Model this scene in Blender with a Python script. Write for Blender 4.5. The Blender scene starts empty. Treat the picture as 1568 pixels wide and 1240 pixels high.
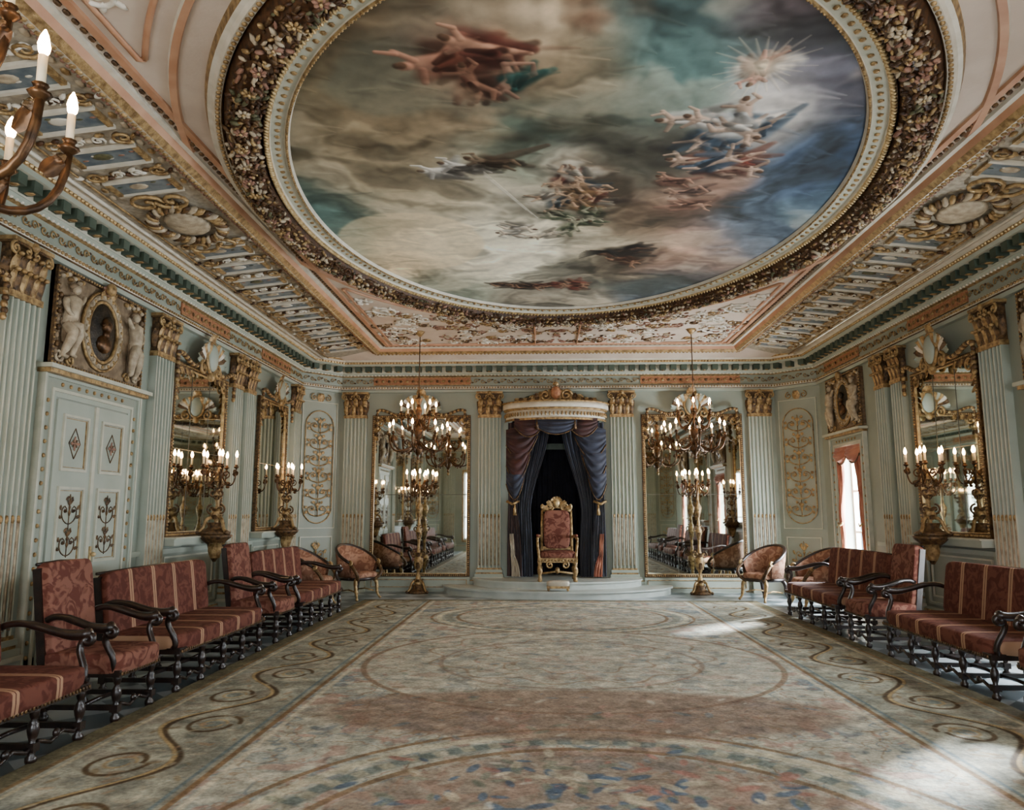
import bpy, math, random
import numpy as np
from math import pi, sin, cos, radians
random.seed(7); np.random.seed(7)
# ------------------------------------------------------------------ materials
def srgb(c): return tuple((x/255.0)**2.2 for x in c)
MT={}
def newmat(name):
    m=bpy.data.materials.new(name); m.use_nodes=True
    nt=m.node_tree; b=nt.nodes['Principled BSDF']; MT[name]=m
    return m,nt,b
def mat(name,c1,c2=None,rough=.6,metal=0,scale=6,bump=0.0,bscale=None,emit=None,es=0,detail=4,spec=.4,sheen=0,lo=.35,hi=.65):
    m,nt,b=newmat(name)
    b.inputs['Roughness'].default_value=rough; b.inputs['Metallic'].default_value=metal
    b.inputs['Specular IOR Level'].default_value=spec
    if sheen: b.inputs['Sheen Weight'].default_value=sheen
    l1=srgb(c1)+(1,); l2=srgb(c2 if c2 else c1)+(1,)
    tc=nt.nodes.new('ShaderNodeTexCoord')
    n=nt.nodes.new('ShaderNodeTexNoise'); n.inputs['Scale'].default_value=scale; n.inputs['Detail'].default_value=detail
    nt.links.new(tc.outputs['Object'],n.inputs['Vector'])
    r=nt.nodes.new('ShaderNodeValToRGB'); r.color_ramp.elements[0].position=lo; r.color_ramp.elements[1].position=hi
    r.color_ramp.elements[0].color=l1; r.color_ramp.elements[1].color=l2
    nt.links.new(n.outputs['Fac'],r.inputs['Fac']); nt.links.new(r.outputs['Color'],b.inputs['Base Color'])
    if bump:
        n2=nt.nodes.new('ShaderNodeTexNoise'); n2.inputs['Scale'].default_value=bscale or scale*4
        nt.links.new(tc.outputs['Object'],n2.inputs['Vector'])
        bp=nt.nodes.new('ShaderNodeBump'); bp.inputs['Strength'].default_value=bump; bp.inputs['Distance'].default_value=.02
        nt.links.new(n2.outputs['Fac'],bp.inputs['Height']); nt.links.new(bp.outputs['Normal'],b.inputs['Normal'])
    if emit:
        b.inputs['Emission Color'].default_value=tuple(emit)+(1,); b.inputs['Emission Strength'].default_value=es
    return m
mat('sage_paint',(128,137,125),(142,149,136),.5,scale=1.2,bump=.05,bscale=30)
mat('sage_light',(146,156,143),(162,169,155),.5,scale=2)
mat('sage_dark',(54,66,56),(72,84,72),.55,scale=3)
mat('sage_fillet',(170,172,154),(186,186,168),.5,scale=8)
mat('ivory',(190,184,166),(208,202,186),.5,scale=8)
mat('gold',(112,88,56),(176,148,102),.42,.35,scale=18,bump=.35,bscale=60)
mat('gold_dark',(56,42,30),(110,84,54),.48,.3,scale=22,bump=.4,bscale=70)
mat('gold_bright',(160,134,90),(208,184,136),.38,.4,scale=20)
mat('copper',(136,88,62),(168,120,86),.5,.1,scale=26,bump=.3,bscale=50)
mat('tan_relief',(104,88,68),(138,120,96),.6,.1,scale=14,bump=.2)
mat('stone_relief',(142,128,106),(182,168,142),.55,.05,scale=14,bump=.2,bscale=50)
mat('rose_relief',(112,78,64),(152,116,96),.6,scale=20)
mat('pink_plaster',(184,168,152),(200,186,170),.65,scale=2.5,bump=.08,bscale=40)
mat('cove_plaster',(136,128,112),(172,162,142),.65,scale=18,bump=.2,bscale=50)
mat('white_relief',(198,192,176),(222,216,202),.55,scale=12)
mat('leaf_brown',(50,36,26),(90,62,40),.5,.2,scale=25)
mat('leaf_green',(66,66,48),(96,94,66),.6,scale=25)
mat('blue_panel',(76,88,96),(116,124,124),.5,scale=9)
mat('orange_line',(168,122,92),(186,144,114),.5,scale=4)
mat('dark_wood',(22,14,11),(40,26,20),.32,scale=22,bump=.1,spec=.6)
mat('bronze',(50,36,24),(96,68,42),.36,.6,scale=20)
mat('candle_ivory',(222,206,170),None,.5)
mat('bulb_glow',(255,220,170),None,.5,emit=(1,.58,.26),es=80)
mat('navy_velvet',(22,26,40),(40,46,64),.7,scale=5,sheen=.35,bump=.1)
mat('maroon_velvet',(42,22,22),(66,36,33),.75,scale=5,sheen=.25,bump=.1)
mat('navy_dark',(14,14,22),(24,24,34),.9,scale=5)
mat('curtain_rose',(150,88,70),(184,124,98),.75,scale=4,sheen=.2)
mat('lining',(170,160,140),(192,184,166),.7,scale=5)
mat('stone_white',(166,174,166),(186,192,184),.4,scale=3)
mat('bronze_dark',(30,28,24),(60,52,40),.45,.4,scale=12,bump=.4)
mat('seam',(70,70,60),None,.5)
m,nt,b=newmat('mirror_glass'); b.inputs['Metallic'].default_value=1; b.inputs['Roughness'].default_value=.02
tc=nt.nodes.new('ShaderNodeTexCoord'); n=nt.nodes.new('ShaderNodeTexNoise'); n.inputs['Scale'].default_value=3
r=nt.nodes.new('ShaderNodeValToRGB'); r.color_ramp.elements[0].color=(.66,.69,.64,1); r.color_ramp.elements[1].color=(.78,.80,.75,1)
nt.links.new(tc.outputs['Object'],n.inputs['Vector']); nt.links.new(n.outputs['Fac'],r.inputs['Fac']); nt.links.new(r.outputs['Color'],b.inputs['Base Color'])
def upholstery(name,base1,base2,stripe):
    m,nt,b=newmat(name); N=nt.nodes.new; L=nt.links.new
    b.inputs['Roughness'].default_value=.8; b.inputs['Specular IOR Level'].default_value=.2
    tc=N('ShaderNodeTexCoord'); v=N('ShaderNodeTexNoise'); v.inputs['Scale'].default_value=9; v.inputs['Detail'].default_value=2; v.inputs['Distortion'].default_value=1.6
    L(tc.outputs['Object'],v.inputs['Vector'])
    r=N('ShaderNodeValToRGB'); r.color_ramp.elements[0].position=.44; r.color_ramp.elements[1].position=.56
    r.color_ramp.elements[0].color=srgb(base1)+(1,); r.color_ramp.elements[1].color=srgb(base2)+(1,)
    L(v.outputs['Fac'],r.inputs['Fac'])
    out=r.outputs['Color']
    if stripe:
        sx=N('ShaderNodeSeparateXYZ'); L(tc.outputs['Object'],sx.inputs[0])
        def mth(op,a,bv):
            q=N('ShaderNodeMath'); q.operation=op; L(a,q.inputs[0]); q.inputs[1].default_value=bv; return q.outputs[0]
        u=mth('ADD',sx.outputs[0],10.0); u=mth('DIVIDE',u,.4); u=mth('FRACT',u,0); u=mth('SUBTRACT',u,.5); u=mth('ABSOLUTE',u,0)
        u2=mth('LESS_THAN',u,.075); u3=mth('GREATER_THAN',u,.012); u4=N('ShaderNodeMath'); u4.operation='MULTIPLY'; L(u2,u4.inputs[0]); L(u3,u4.inputs[1])
        mx=N('ShaderNodeMix'); mx.data_type='RGBA'; L(u4.outputs[0],mx.inputs[0]); L(out,mx.inputs[6]); mx.inputs[7].default_value=srgb((160,126,100))+(1,)
        out=mx.outputs[2]
    L(out,b.inputs['Base Color'])
upholstery('velvet_striped',(80,44,36),(102,62,51),True)
upholstery('velvet_damask',(90,52,43),(124,84,70),False)
upholstery('tan_silk',(120,84,66),(154,118,96),False)
m,nt,b=newmat('marble_checker'); N=nt.nodes.new; L=nt.links.new
tc=N('ShaderNodeTexCoord'); ck=N('ShaderNodeTexChecker'); ck.inputs['Scale'].default_value=2.4
ck.inputs['Color1'].default_value=srgb((84,96,100))+(1,); ck.inputs['Color2'].default_value=srgb((160,168,170))+(1,)
mp=N('ShaderNodeMapping'); mp.inputs['Rotation'].default_value=(0,0,radians(45)); L(tc.outputs['Object'],mp.inputs[0]); L(mp.outputs[0],ck.inputs['Vector'])
L(ck.outputs['Color'],b.inputs['Base Color']); b.inputs['Roughness'].default_value=.28
def vcmat(name,rough,fine,fscale,bump):
    m,nt,b=newmat(name); N=nt.nodes.new; L=nt.links.new
    at=N('ShaderNodeAttribute'); at.attribute_name='paint'
    tc=N('ShaderNodeTexCoord'); n=N('ShaderNodeTexNoise'); n.inputs['Scale'].default_value=fscale; n.inputs['Detail'].default_value=5
    L(tc.outputs['Object'],n.inputs['Vector'])
    mr=N('ShaderNodeMapRange'); mr.inputs['From Min'].default_value=.3; mr.inputs['From Max'].default_value=.7; mr.inputs['To Min'].default_value=1-fine; mr.inputs['To Max'].default_value=1+fine
    L(n.outputs['Fac'],mr.inputs['Value'])
    vm=N('ShaderNodeVectorMath'); vm.operation='SCALE'; L(at.outputs['Color'],vm.inputs[0]); L(mr.outputs[0],vm.inputs['Scale'])
    L(vm.outputs[0],b.inputs['Base Color']); b.inputs['Roughness'].default_value=rough; b.inputs['Specular IOR Level'].default_value=.15
    if bump:
        bp=N('ShaderNodeBump'); bp.inputs['Strength'].default_value=bump; bp.inputs['Distance'].default_value=.01
        L(n.outputs['Fac'],bp.inputs['Height']); L(bp.outputs['Normal'],b.inputs['Normal'])
vcmat('carpet_weave',.9,.28,45,.5); vcmat('fresco_paint',.7,.08,14,0)
# ------------------------------------------------------------------ mesh kit
def T(x=0,y=0,z=0):
    m=np.eye(4); m[:3,3]=(x,y,z); return m
def R(ax,d):
    a=radians(d); c,s=cos(a),sin(a); m=np.eye(4)
    if ax=='x': m[1:3,1:3]=[[c,-s],[s,c]]
    elif ax=='y': m[0,0]=c;m[0,2]=s;m[2,0]=-s;m[2,2]=c
    else: m[:2,:2]=[[c,-s],[s,c]]
    return m
def S(x,y=None,z=None):
    if y is None: y=z=x
    return np.diag([x,y,z,1.0])
class MB:
    def __init__(s): s.V=[];s.F=[];s.MI=[];s.SM=[];s.n=0;s.slots=[];s.X=None
    def add(s,vf,m,sm=False,X=None):
        v,f=vf; v=np.asarray(v,float)
        if X is not None: v=v@X[:3,:3].T+X[:3,3]
        if s.X is not None: v=v@s.X[:3,:3].T+s.X[:3,3]
        if m not in s.slots: s.slots.append(m)
        k=s.slots.index(m); o=s.n
        s.V.append(v); s.F.extend([tuple(i+o for i in q) for q in f]); s.MI.extend([k]*len(f)); s.SM.extend([sm]*len(f)); s.n+=len(v)
    def mesh(s,name):
        me=bpy.data.meshes.new(name); me.from_pydata(np.concatenate(s.V).tolist(),[],s.F)
        for k in s.slots: me.materials.append(MT[k])
        me.polygons.foreach_set('material_index',s.MI); me.polygons.foreach_set('use_smooth',s.SM); me.update(); return me
    def obj(s,name,loc=(0,0,0),rz=0): return place(s.mesh(name),name,loc,rz)
def place(me,name,loc=(0,0,0),rz=0):
    o=bpy.data.objects.new(name,me); bpy.context.scene.collection.objects.link(o); o.location=loc; o.rotation_euler=(0,0,radians(rz)); return o
def box(x0,x1,y0,y1,z0,z1):
    return ([(x0,y0,z0),(x1,y0,z0),(x1,y1,z0),(x0,y1,z0),(x0,y0,z1),(x1,y0,z1),(x1,y1,z1),(x0,y1,z1)],
            [(0,3,2,1),(4,5,6,7),(0,1,5,4),(1,2,6,5),(2,3,7,6),(3,0,4,7)])
def lathe(prof,n=12):
    v=[];f=[]
    for r,z in prof:
        for i in range(n):
            a=2*pi*i/n; v.append((r*cos(a),r*sin(a),z))
    for k in range(len(prof)-1):
        for i in range(n):
            j=(i+1)%n; f.append((k*n+i,k*n+j,(k+1)*n+j,(k+1)*n+i))
    f.append(tuple(range(n))[::-1]); f.append(tuple((len(prof)-1)*n+i for i in range(n)))
    return v,f
def ell(c,r,nu=8,nv=5):
    if not hasattr(r,'__len__'): r=(r,r,r)
    v=[(c[0],c[1],c[2]-r[2])];f=[]
    for k in range(1,nv):
        p=-pi/2+pi*k/nv
        for i in range(nu):
            a=2*pi*i/nu; v.append((c[0]+r[0]*cos(p)*cos(a),c[1]+r[1]*cos(p)*sin(a),c[2]+r[2]*sin(p)))
    v.append((c[0],c[1],c[2]+r[2])); t=len(v)-1
    for i in range(nu):
        j=(i+1)%nu; f.append((0,1+j,1+i)); f.append((t,t-nu+i,t-nu+j))
        for k in range(nv-2): f.append((1+k*nu+i,1+k*nu+j,1+(k+1)*nu+j,1+(k+1)*nu+i))
    return v,f
def sbox(c,s,e=.3,nu=24,nv=12):
    v,f=ell((0,0,0),1,nu,nv); v=np.array(v)
    sp=lambda w,p: np.sign(w)*np.abs(w)**p
    nz=v[:,2]; rr=np.sqrt(np.maximum(0,1-nz**2)); a=np.arctan2(v[:,1],v[:,0])
    cr=rr**e
    v=np.stack([c[0]+s[0]/2*cr*sp(np.cos(a),e),c[1]+s[1]/2*cr*sp(np.sin(a),e),c[2]+s[2]/2*sp(nz,e)],1)
    return v,f
def tube(pts,r,n=6,flat=1.0):
    P=np.asarray(pts,float); m=len(P)
    if not hasattr(r,'__len__'): r=[r]*m
    t=np.gradient(P,axis=0); t/=np.linalg.norm(t,axis=1)[:,None]+1e-9
    up=np.array([0,0,1.0]) if abs(t[0,2])<.9 else np.array([0,1.0,0])
    v=[];f=[]; u=np.cross(t[0],up); u/=np.linalg.norm(u)
    for k in range(m):
        u=u-t[k]*np.dot(u,t[k]); u/=np.linalg.norm(u)+1e-9; w=np.cross(t[k],u)
        for i in range(n):
            a=2*pi*i/n; v.append(P[k]+r[k]*(cos(a)*u+flat*sin(a)*w))
    for k in range(m-1):
        for i in range(n):
            j=(i+1)%n; f.append((k*n+i,k*n+j,(k+1)*n+j,(k+1)*n+i))
    f.append(tuple(range(n))[::-1]); f.append(tuple((m-1)*n+i for i in range(n)))
    return np.array(v),f
def leaf(h,w,curl,ns=5):
    v=[];f=[]
    for k in range(ns+1):
        t=k/ns; ww=w*.5*(sin(pi*min(1,t*.85+.15))+.15); zz=h*(t if t<.8 else .8+(t-.8)*.3-(t-.8)*.4); yy=-curl*t**2
        for j in(-1,-.5,0,.5,1): v.append((ww*j,yy-(.12*w if j==0 else (.05*w if abs(j)==.5 else 0))+(.06*w if abs(j)==1 else 0),zz))
    for k in range(ns):
        for j in range(4): a=k*5+j; f.append((a,a+1,a+6,a+5))
    return v,f
def spiral(cx,cz,r,turns=1.4,start=0,d=1,n=18,y=0):
    return [(cx+r*(1-.85*i/n)*cos(radians(start)+d*2*pi*turns*i/n),y,cz+r*(1-.85*i/n)*sin(radians(start)+d*2*pi*turns*i/n)) for i in range(n+1)]
def bez(p0,p1,p2,p3,n=10):
    P=[np.array(p,float) for p in(p0,p1,p2,p3)]; o=[]
    for i in range(n+1):
        t=i/n; o.append((1-t)**3*P[0]+3*(1-t)**2*t*P[1]+3*(1-t)*t*t*P[2]+t**3*P[3])
    return o
def sweep(b,path,prof,mats,sm=False):
    P=np.array(path,float); n=len(P); e=np.roll(P,-1,0)-P; e/=np.linalg.norm(e,axis=1)[:,None]
    nr=np.stack([-e[:,1],e[:,0]],1); pn=np.roll(nr,1,0)
    mt=(nr+pn)/(1+np.sum(nr*pn,1))[:,None]
    for k in range(len(prof)-1):
        (o0,z0),(o1,z1)=prof[k],prof[k+1]
        v=[];f=[]
        for i in range(n):
            a=P[i]+mt[i]*o0; c=P[i]+mt[i]*o1; v+= [(a[0],a[1],z0),(c[0],c[1],z1)]
        for i in range(n):
            j=(i+1)%n; f.append((2*i,2*j,2*j+1,2*i+1))
        b.add((v,f),mats[k] if isinstance(mats,(list,tuple)) else mats,sm)
def along(path,off,sp):
    P=np.array(path,float); n=len(P); e=np.roll(P,-1,0)-P; L=np.linalg.norm(e,axis=1); e/=L[:,None]
    nr=np.stack([-e[:,1],e[:,0]],1); pn=np.roll(nr,1,0); mt=(nr+pn)/(1+np.sum(nr*pn,1))[:,None]
    Q=P+mt*off; E=np.roll(Q,-1,0)-Q; LL=np.linalg.norm(E,axis=1); tot=LL.sum(); out=[]
    if n>20:
        c=np.concatenate([[0],np.cumsum(LL)]); k=int(tot/sp)
        for i in range(k):
            d=tot*i/k; j=min(n-1,np.searchsorted(c,d,side='right')-1); q=Q[j]+E[j]*((d-c[j])/LL[j]); out.append((q[0],q[1],math.degrees(math.atan2(E[j,1],E[j,0]))))
    else:
        for j in range(n):
            k=max(1,int(LL[j]/sp))
            for i in range(k):
                q=Q[j]+E[j]*((i+.5)/k); out.append((q[0],q[1],math.degrees(math.atan2(E[j,1],E[j,0]))))
    return out
# ------------------------------------------------------------------ room constants
W=4.95; Y0=-.6; Y1=14.8; CH=.65; YC=7.4; ZC=4.62
OCT=[(-W+CH,Y0),(W-CH,Y0),(W,Y0+CH),(W,Y1-CH),(W-CH,Y1),(-W+CH,Y1),(-W,Y1-CH),(-W,Y0+CH)]
b=MB(); b.add(box(-5.5,5.5,-1.2,16,-.1,0),'marble_checker'); b.obj('floor')
def wall_with_openings(name,length,ops,loc,rz,h=4.7,th=.3):
    b=MB(); x=-length/2
    for (a,c,z0,z1) in sorted(ops):
        b.add(box(x,a,0,th,0,h),'sage_paint'); 
        if z0>0: b.add(box(a,c,0,th,0,z0),'sage_paint')
        b.add(box(a,c,0,th,z1,h),'sage_paint'); x=c
    b.add(box(x,length/2,0,th,0,h),'sage_paint'); return b.obj(name,loc,rz)
wall_with_openings('wall_back',2*(W-CH)+.1,[(-.86,.86,0,3.55)],(0,Y1,0),0)
ylen=Y1-Y0-2*CH; ymid=(Y0+Y1)/2
wall_with_openings('wall_left',ylen,[],(-W,ymid,0),90)
WIN=[12.95,7.4,1.85]
wall_with_openings('wall_right',ylen,[(ymid-y-.5,ymid-y+.5,.45,2.6) for y in WIN],(W,ymid,0),-90)
wall_with_openings('wall_front',2*(W-CH)+.1,[(-3.4,-1.5,.45,3.1),(1.5,3.4,.45,3.1)],(0,Y0,0),180)  # front openings added behind the camera to let in fill light
for nm,x,y,rz in(('wall_corner_back_left',-W+CH/2,Y1-CH/2,45),('wall_corner_back_right',W-CH/2,Y1-CH/2,-45),('wall_corner_front_left',-W+CH/2,Y0+CH/2,135),('wall_corner_front_right',W-CH/2,Y0+CH/2,-135)):
    wall_with_openings(nm,CH*1.414+.02,[],(x,y,0),rz)
b=MB(); b.add(box(-5.4,5.4,-1.1,15.4,ZC,ZC+.15),'pink_plaster'); b.obj('ceiling')
# entablature
b=MB()
prof=[(0,3.88),(.07,3.88),(.07,3.93),(.09,3.94),(.09,3.99),(.05,4.01),(.05,4.19),(.09,4.21),(.12,4.25),(.13,4.25),(.13,4.37),(.30,4.375),(.34,4.40),(.35,4.44),(.40,4.47),(.42,4.50),(.42,4.62)]
ms=['sage_light','sage_light','gold_dark','ivory','gold','sage_paint','gold','sage_light','sage_light','sage_fillet','sage_fillet','sage_light','gold','ivory','gold','ivory']
sweep(b,OCT,prof,ms); b.obj('trim_1')
b=MB()
bx=box(-.055,.055,-.075,.075,-.05,.05)
for x,y,a in along(OCT,.2,.2): b.add(bx,'sage_dark',X=T(x,y,4.32)@R('z',a)); b.add(ell((0,0,-.05),(.035,.05,.015),6,4),'gold',True,T(x,y,4.32)@R('z',a))
bd=ell((0,0,0),(.02,.018,.018),6,4)
for x,y,a in along(OCT,.1,.055): b.add(bd,'gold',X=T(x,y,3.965)@R('z',a))
for x,y,a in along(OCT,.355,.06): b.add(bd,'gold_bright',X=T(x,y,4.42)@R('z',a))
for k,(x,y,a) in enumerate(along(OCT,.055,.13)):
    X=T(x,y,4.10)@R('z',a+180)
    b.add(tube(spiral(0,0,.05,1.2,0,1 if k%2 else -1,10,-.006),.008,4),'gold',True,X); b.add(ell((.065,-.004,.03 if k%2 else -.03),(.025,.01,.014),6,4),'gold_dark',True,X)
for x,y,a in along(OCT,.09,.07): b.add(bd,'ivory',X=T(x,y,4.22)@R('z',a))
def frieze(b,L,X):
    b.add(box(-L/2,L/2,-.068,-.04,4.02,4.185),'copper',False,X); b.add(box(-L/2,L/2,-.074,-.06,4.02,4.035),'gold',False,X); b.add(box(-L/2,L/2,-.074,-.06,4.17,4.185),'gold',False,X)
    n=int(L/.12)
    for i in range(n):
        x=-L/2+(i+.5)*L/n
        b.add(ell((x,-.07,4.10),(.03,.015,.03),6,4),'gold' if i%2 else 'gold_dark',True,X); b.add(tube(spiral(x+.03,4.1,.045,1,0,1 if i%2 else -1,8,-.07),.007,4),'gold',True,X)
for x in(-2.66,2.66): frieze(b,1.95,T(x,Y1,0))
for y,L in((9.95,1.5),(12.72,1.4),(5.15,1.5),(2.3,1.4)): frieze(b,L,T(-W,y,0)@R('z',90))
for y,L in((9.78,1.5),(12.95,1.5),(5.0,1.5),(1.85,1.5)): frieze(b,L,T(W,y,0)@R('z',-90))
b.obj('trim_2')
b=MB(); sweep(b,OCT,[(.04,0),(.04,.2),(.025,.22),(.025,.24),(0,.25)],['sage_light','gold','sage_light','sage_light'])
b.obj('baseboard_all')
b=MB()
for sx in(-1,1):
    for (ya,yb) in ((.1,1.1),(2.7,6.5),(8.4,12.0)):
        b.add(box(min(sx*(W-.05),sx*W),max(sx*(W-.05),sx*W),ya,yb,1.0,1.06),'sage_light')
b.obj('trim_3')
# ------------------------------------------------------------------ pilasters
def capital(b,w,z0,z1):
    h=z1-z0
    b.add(box(-w/2,w/2,-.09,0,z0,z1-.04),'gold_dark')
    for (k,zz,hh,yy) in((6,z0,h*.45,-.09),(5,z0+h*.3,h*.46,-.10)):
        for i in range(k):
            x=(-.5+(i+.5)/k)*w*1.02; b.add(leaf(hh,w/k*1.1,.06),'gold_dark' if i%2 else 'gold',True,X=T(x,yy,zz))
            b.add(ell((x,yy-.055,zz+hh*.86),(w/k*.35,.03,.022),6,4),'gold',True)
    for s in(-1,1):
        b.add(tube(spiral(s*(w/2+.0),z1-.1,.06,1.5,90,-s,y=-.13),.014),'gold',True)
        b.add(leaf(h*.6,.09,.05),'gold_dark',True,X=T(s*w/2,-.06,z0+.05)@R('z',s*50))
        b.add(tube(spiral(s*.06,z1-.09,.04,1.3,90,s,y=-.13),.01),'gold',True)
    b.add(ell((0,-.15,z1-.03),(.045,.03,.045)),'gold',True)
    b.add(box(-w/2-.04,w/2+.04,-.15,0,z1-.035,z1),'gold'); b.add(box(-w/2-.03,w/2+.03,-.14,0,z1-.055,z1-.035),'gold_dark')
def pilaster(w=.44,N=6):
    b=MB(); z0,z1=.45,3.42
    b.add(box(-w/2-.06,w/2+.06,-.15,0,0,.28),'sage_light'); b.add(box(-w/2-.075,w/2+.075,-.165,0,.24,.28),'sage_fillet')
    for k,(e,z,hh) in enumerate(((.055,.28,.06),(.03,.34,.03),(.04,.37,.05),(.015,.42,.03))):
        b.add(box(-w/2-e,w/2+e,-.09-e,0,z,z+hh),('sage_light','gold','sage_light','gold')[k])
    pr=[(-w/2,0),(-w/2,-.09)]; st=w/N
    for i in range(N):
        xa=-w/2+i*st+st*.18
        for k in range(7):
            a=pi*k/6; pr.append((xa+st*.32*(1-cos(a)),-.09+.035*sin(a)))
    pr+=[(w/2,-.09),(w/2,0)]
    v=[(x,y,z0) for x,y in pr]+[(x,y,z1) for x,y in pr]; n=len(pr)
    b.add((v,[(i,i+1,n+i+1,n+i) for i in range(n-1)]),'sage_light')
    for i in range(N+1):
        x=-w/2+i*st; x=max(-w/2+.010,min(w/2-.010,x))
        b.add(box(x-.006,x+.006,-.0935,-.085,z0,z1),'sage_fillet')
    for i in range(N):
        x=-w/2+(i+.5)*st
        b.add(tube([(x,-.08,.5),(x,-.08,1.42)],st*.22,6),'stone_relief',True); b.add(ell((x,-.085,1.44),(st*.25,.02,.04)),'gold',True)
    b.add(box(-w/2-.012,w/2+.012,-.105,0,3.36,3.42),'gold')
    capital(b,w,3.42,3.88); return b.mesh('pilaster')
PW=pilaster(.44,6); PN=pilaster(.32,4)
for x in(-3.98,-1.3,1.3,3.98): place(PW,'pilaster',(x,Y1,0),0); place(PW,'pilaster',(x,Y0,0),180)
for y in(8.85,6.3): place(PW,'pilaster',(-W,y,0),90)
for y in(8.65,6.15): place(PW,'pilaster',(W,y,0),-90)
for y in(11.08,11.58,13.86,4.05,3.6,.95): place(PN,'pilaster',(-W,y,0),90)
for y in(10.95,11.48,3.85,3.35): place(PN,'pilaster',(W,y,0),-90)
# ------------------------------------------------------------------ ornament helpers
def arabesque(b,z0,z1,w,y=-.03,m='gold',n=6,th=.009):
    h=(z1-z0)/n
    b.add(tube([(0,y,z0),(0,y,z1)],th*.7,5),m,True)
    for k in range(n):
        zc=z0+(k+.5)*h; rr=min(w*.25,h*.36); big=k%2==0
        for s in(-1,1):
            P=bez((0,y,zc-h*.45),(s*w*.5,y,zc-h*.4),(s*w*.5,y,zc+h*.1),(s*w*.24,y,zc+h*.12),8)+[np.array(q) for q in spiral(s*w*.24,zc-.02*h,rr*.5,1.1,90,s,9,y)]
            b.add(tube(P,[th*(1-.03*i) for i in range(len(P))],5),m,True)
            for q,(fx,fz,ang) in enumerate(((.42,-.25,70),(.46,.0,20),(.2,.3,-40),(.12,-.05,80))): b.add(leaf(h*.2,w*.11,.012),m,True,X=T(s*fx*w,y,zc+fz*h)@R('y',s*ang))
            if not big: b.add(ell((s*w*.24,y-.008,zc-.02*h),(w*.05,.012,w*.05),6,4),m,True)
        b.add(lathe([(.004,-.5*h*.4),(w*.05,-.1*h),(w*.025,0),(w*.07 if big else w*.04,.09*h),(.004,.16*h)],6),m,True,T(0,y,zc))
        for s in(-1,0,1): b.add(leaf(h*.24,w*.10,.015),m,True,X=T(0,y,zc+h*.16)@R('y',s*38))
def frame(b,x0,x1,z0,z1,t=.04,d=.03,m='gold',y=0):
    for q in((x0,x1,z0,z0+t),(x0,x1,z1-t,z1),(x0,x0+t,z0+t,z1-t),(x1-t,x1,z0+t,z1-t)):
        b.add(box(q[0],q[1],y-d,y,q[2],q[3]),m)
def beads(b,x0,x1,z0,z1,sp,r,m,y):
    t=ell((0,0,0),r,6,4)
    nx=max(1,int((x1-x0)/sp)); nz=max(1,int((z1-z0)/sp))
    for i in range(nx+1):
        x=x0+(x1-x0)*i/nx
        for z in(z0,z1): b.add(t,m,True,X=T(x,y,z))
    for i in range(1,nz):
        z=z0+(z1-z0)*i/nz
        for x in(x0,x1): b.add(t,m,True,X=T(x,y,z))
def crest(b,zc,s=1.0,y=-.12):
    b.add(ell((0,y-.05,zc),(.12*s,.06,.18*s),12,8),'sage_light',True)
    b.add(tube([(.14*s*cos(a),y-.04,zc+.2*s*sin(a)) for a in np.linspace(0,2*pi,21)],.022*s,6),'gold',True)
    for sg in(-1,1):
        for k in range(6):
            a=12+k*15; b.add(leaf(.40*s-.02*k,.11*s,.06),('sage_light','gold_dark','white_relief','gold','sage_light','gold')[k],True,X=T(sg*.06*s,y-.01*k,zc-.06)@R('y',sg*(100-a)))
        b.add(tube(spiral(sg*.2*s,zc-.16*s,.09*s,1.4,90,-sg,y=y-.03),.02*s),'gold',True)
        P=bez((sg*.2*s,y,zc-.1),(sg*.5*s,y-.03,zc-.3*s),(sg*.62*s,y,zc-.02),(sg*.8*s,y,zc-.1),14)
        for i,p in enumerate(P): b.add(ell(p,(.035*s,.04,.03*s),6,4),'gold' if i%2 else 'gold_dark',True,)
        for i in range(7): b.add(ell((sg*(.8+.01*(i%2))*s,y,zc-.12-.055*i),(.03*s,.03,.035*s),6,4),'gold_dark' if i%2 else 'gold',True)
    b.add(leaf(.2*s,.16*s,.08),'gold',True,X=T(0,y-.03,zc+.14*s)); b.add(ell((0,y-.04,zc-.24*s),(.06*s,.05,.07*s)),'gold',True)
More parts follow.
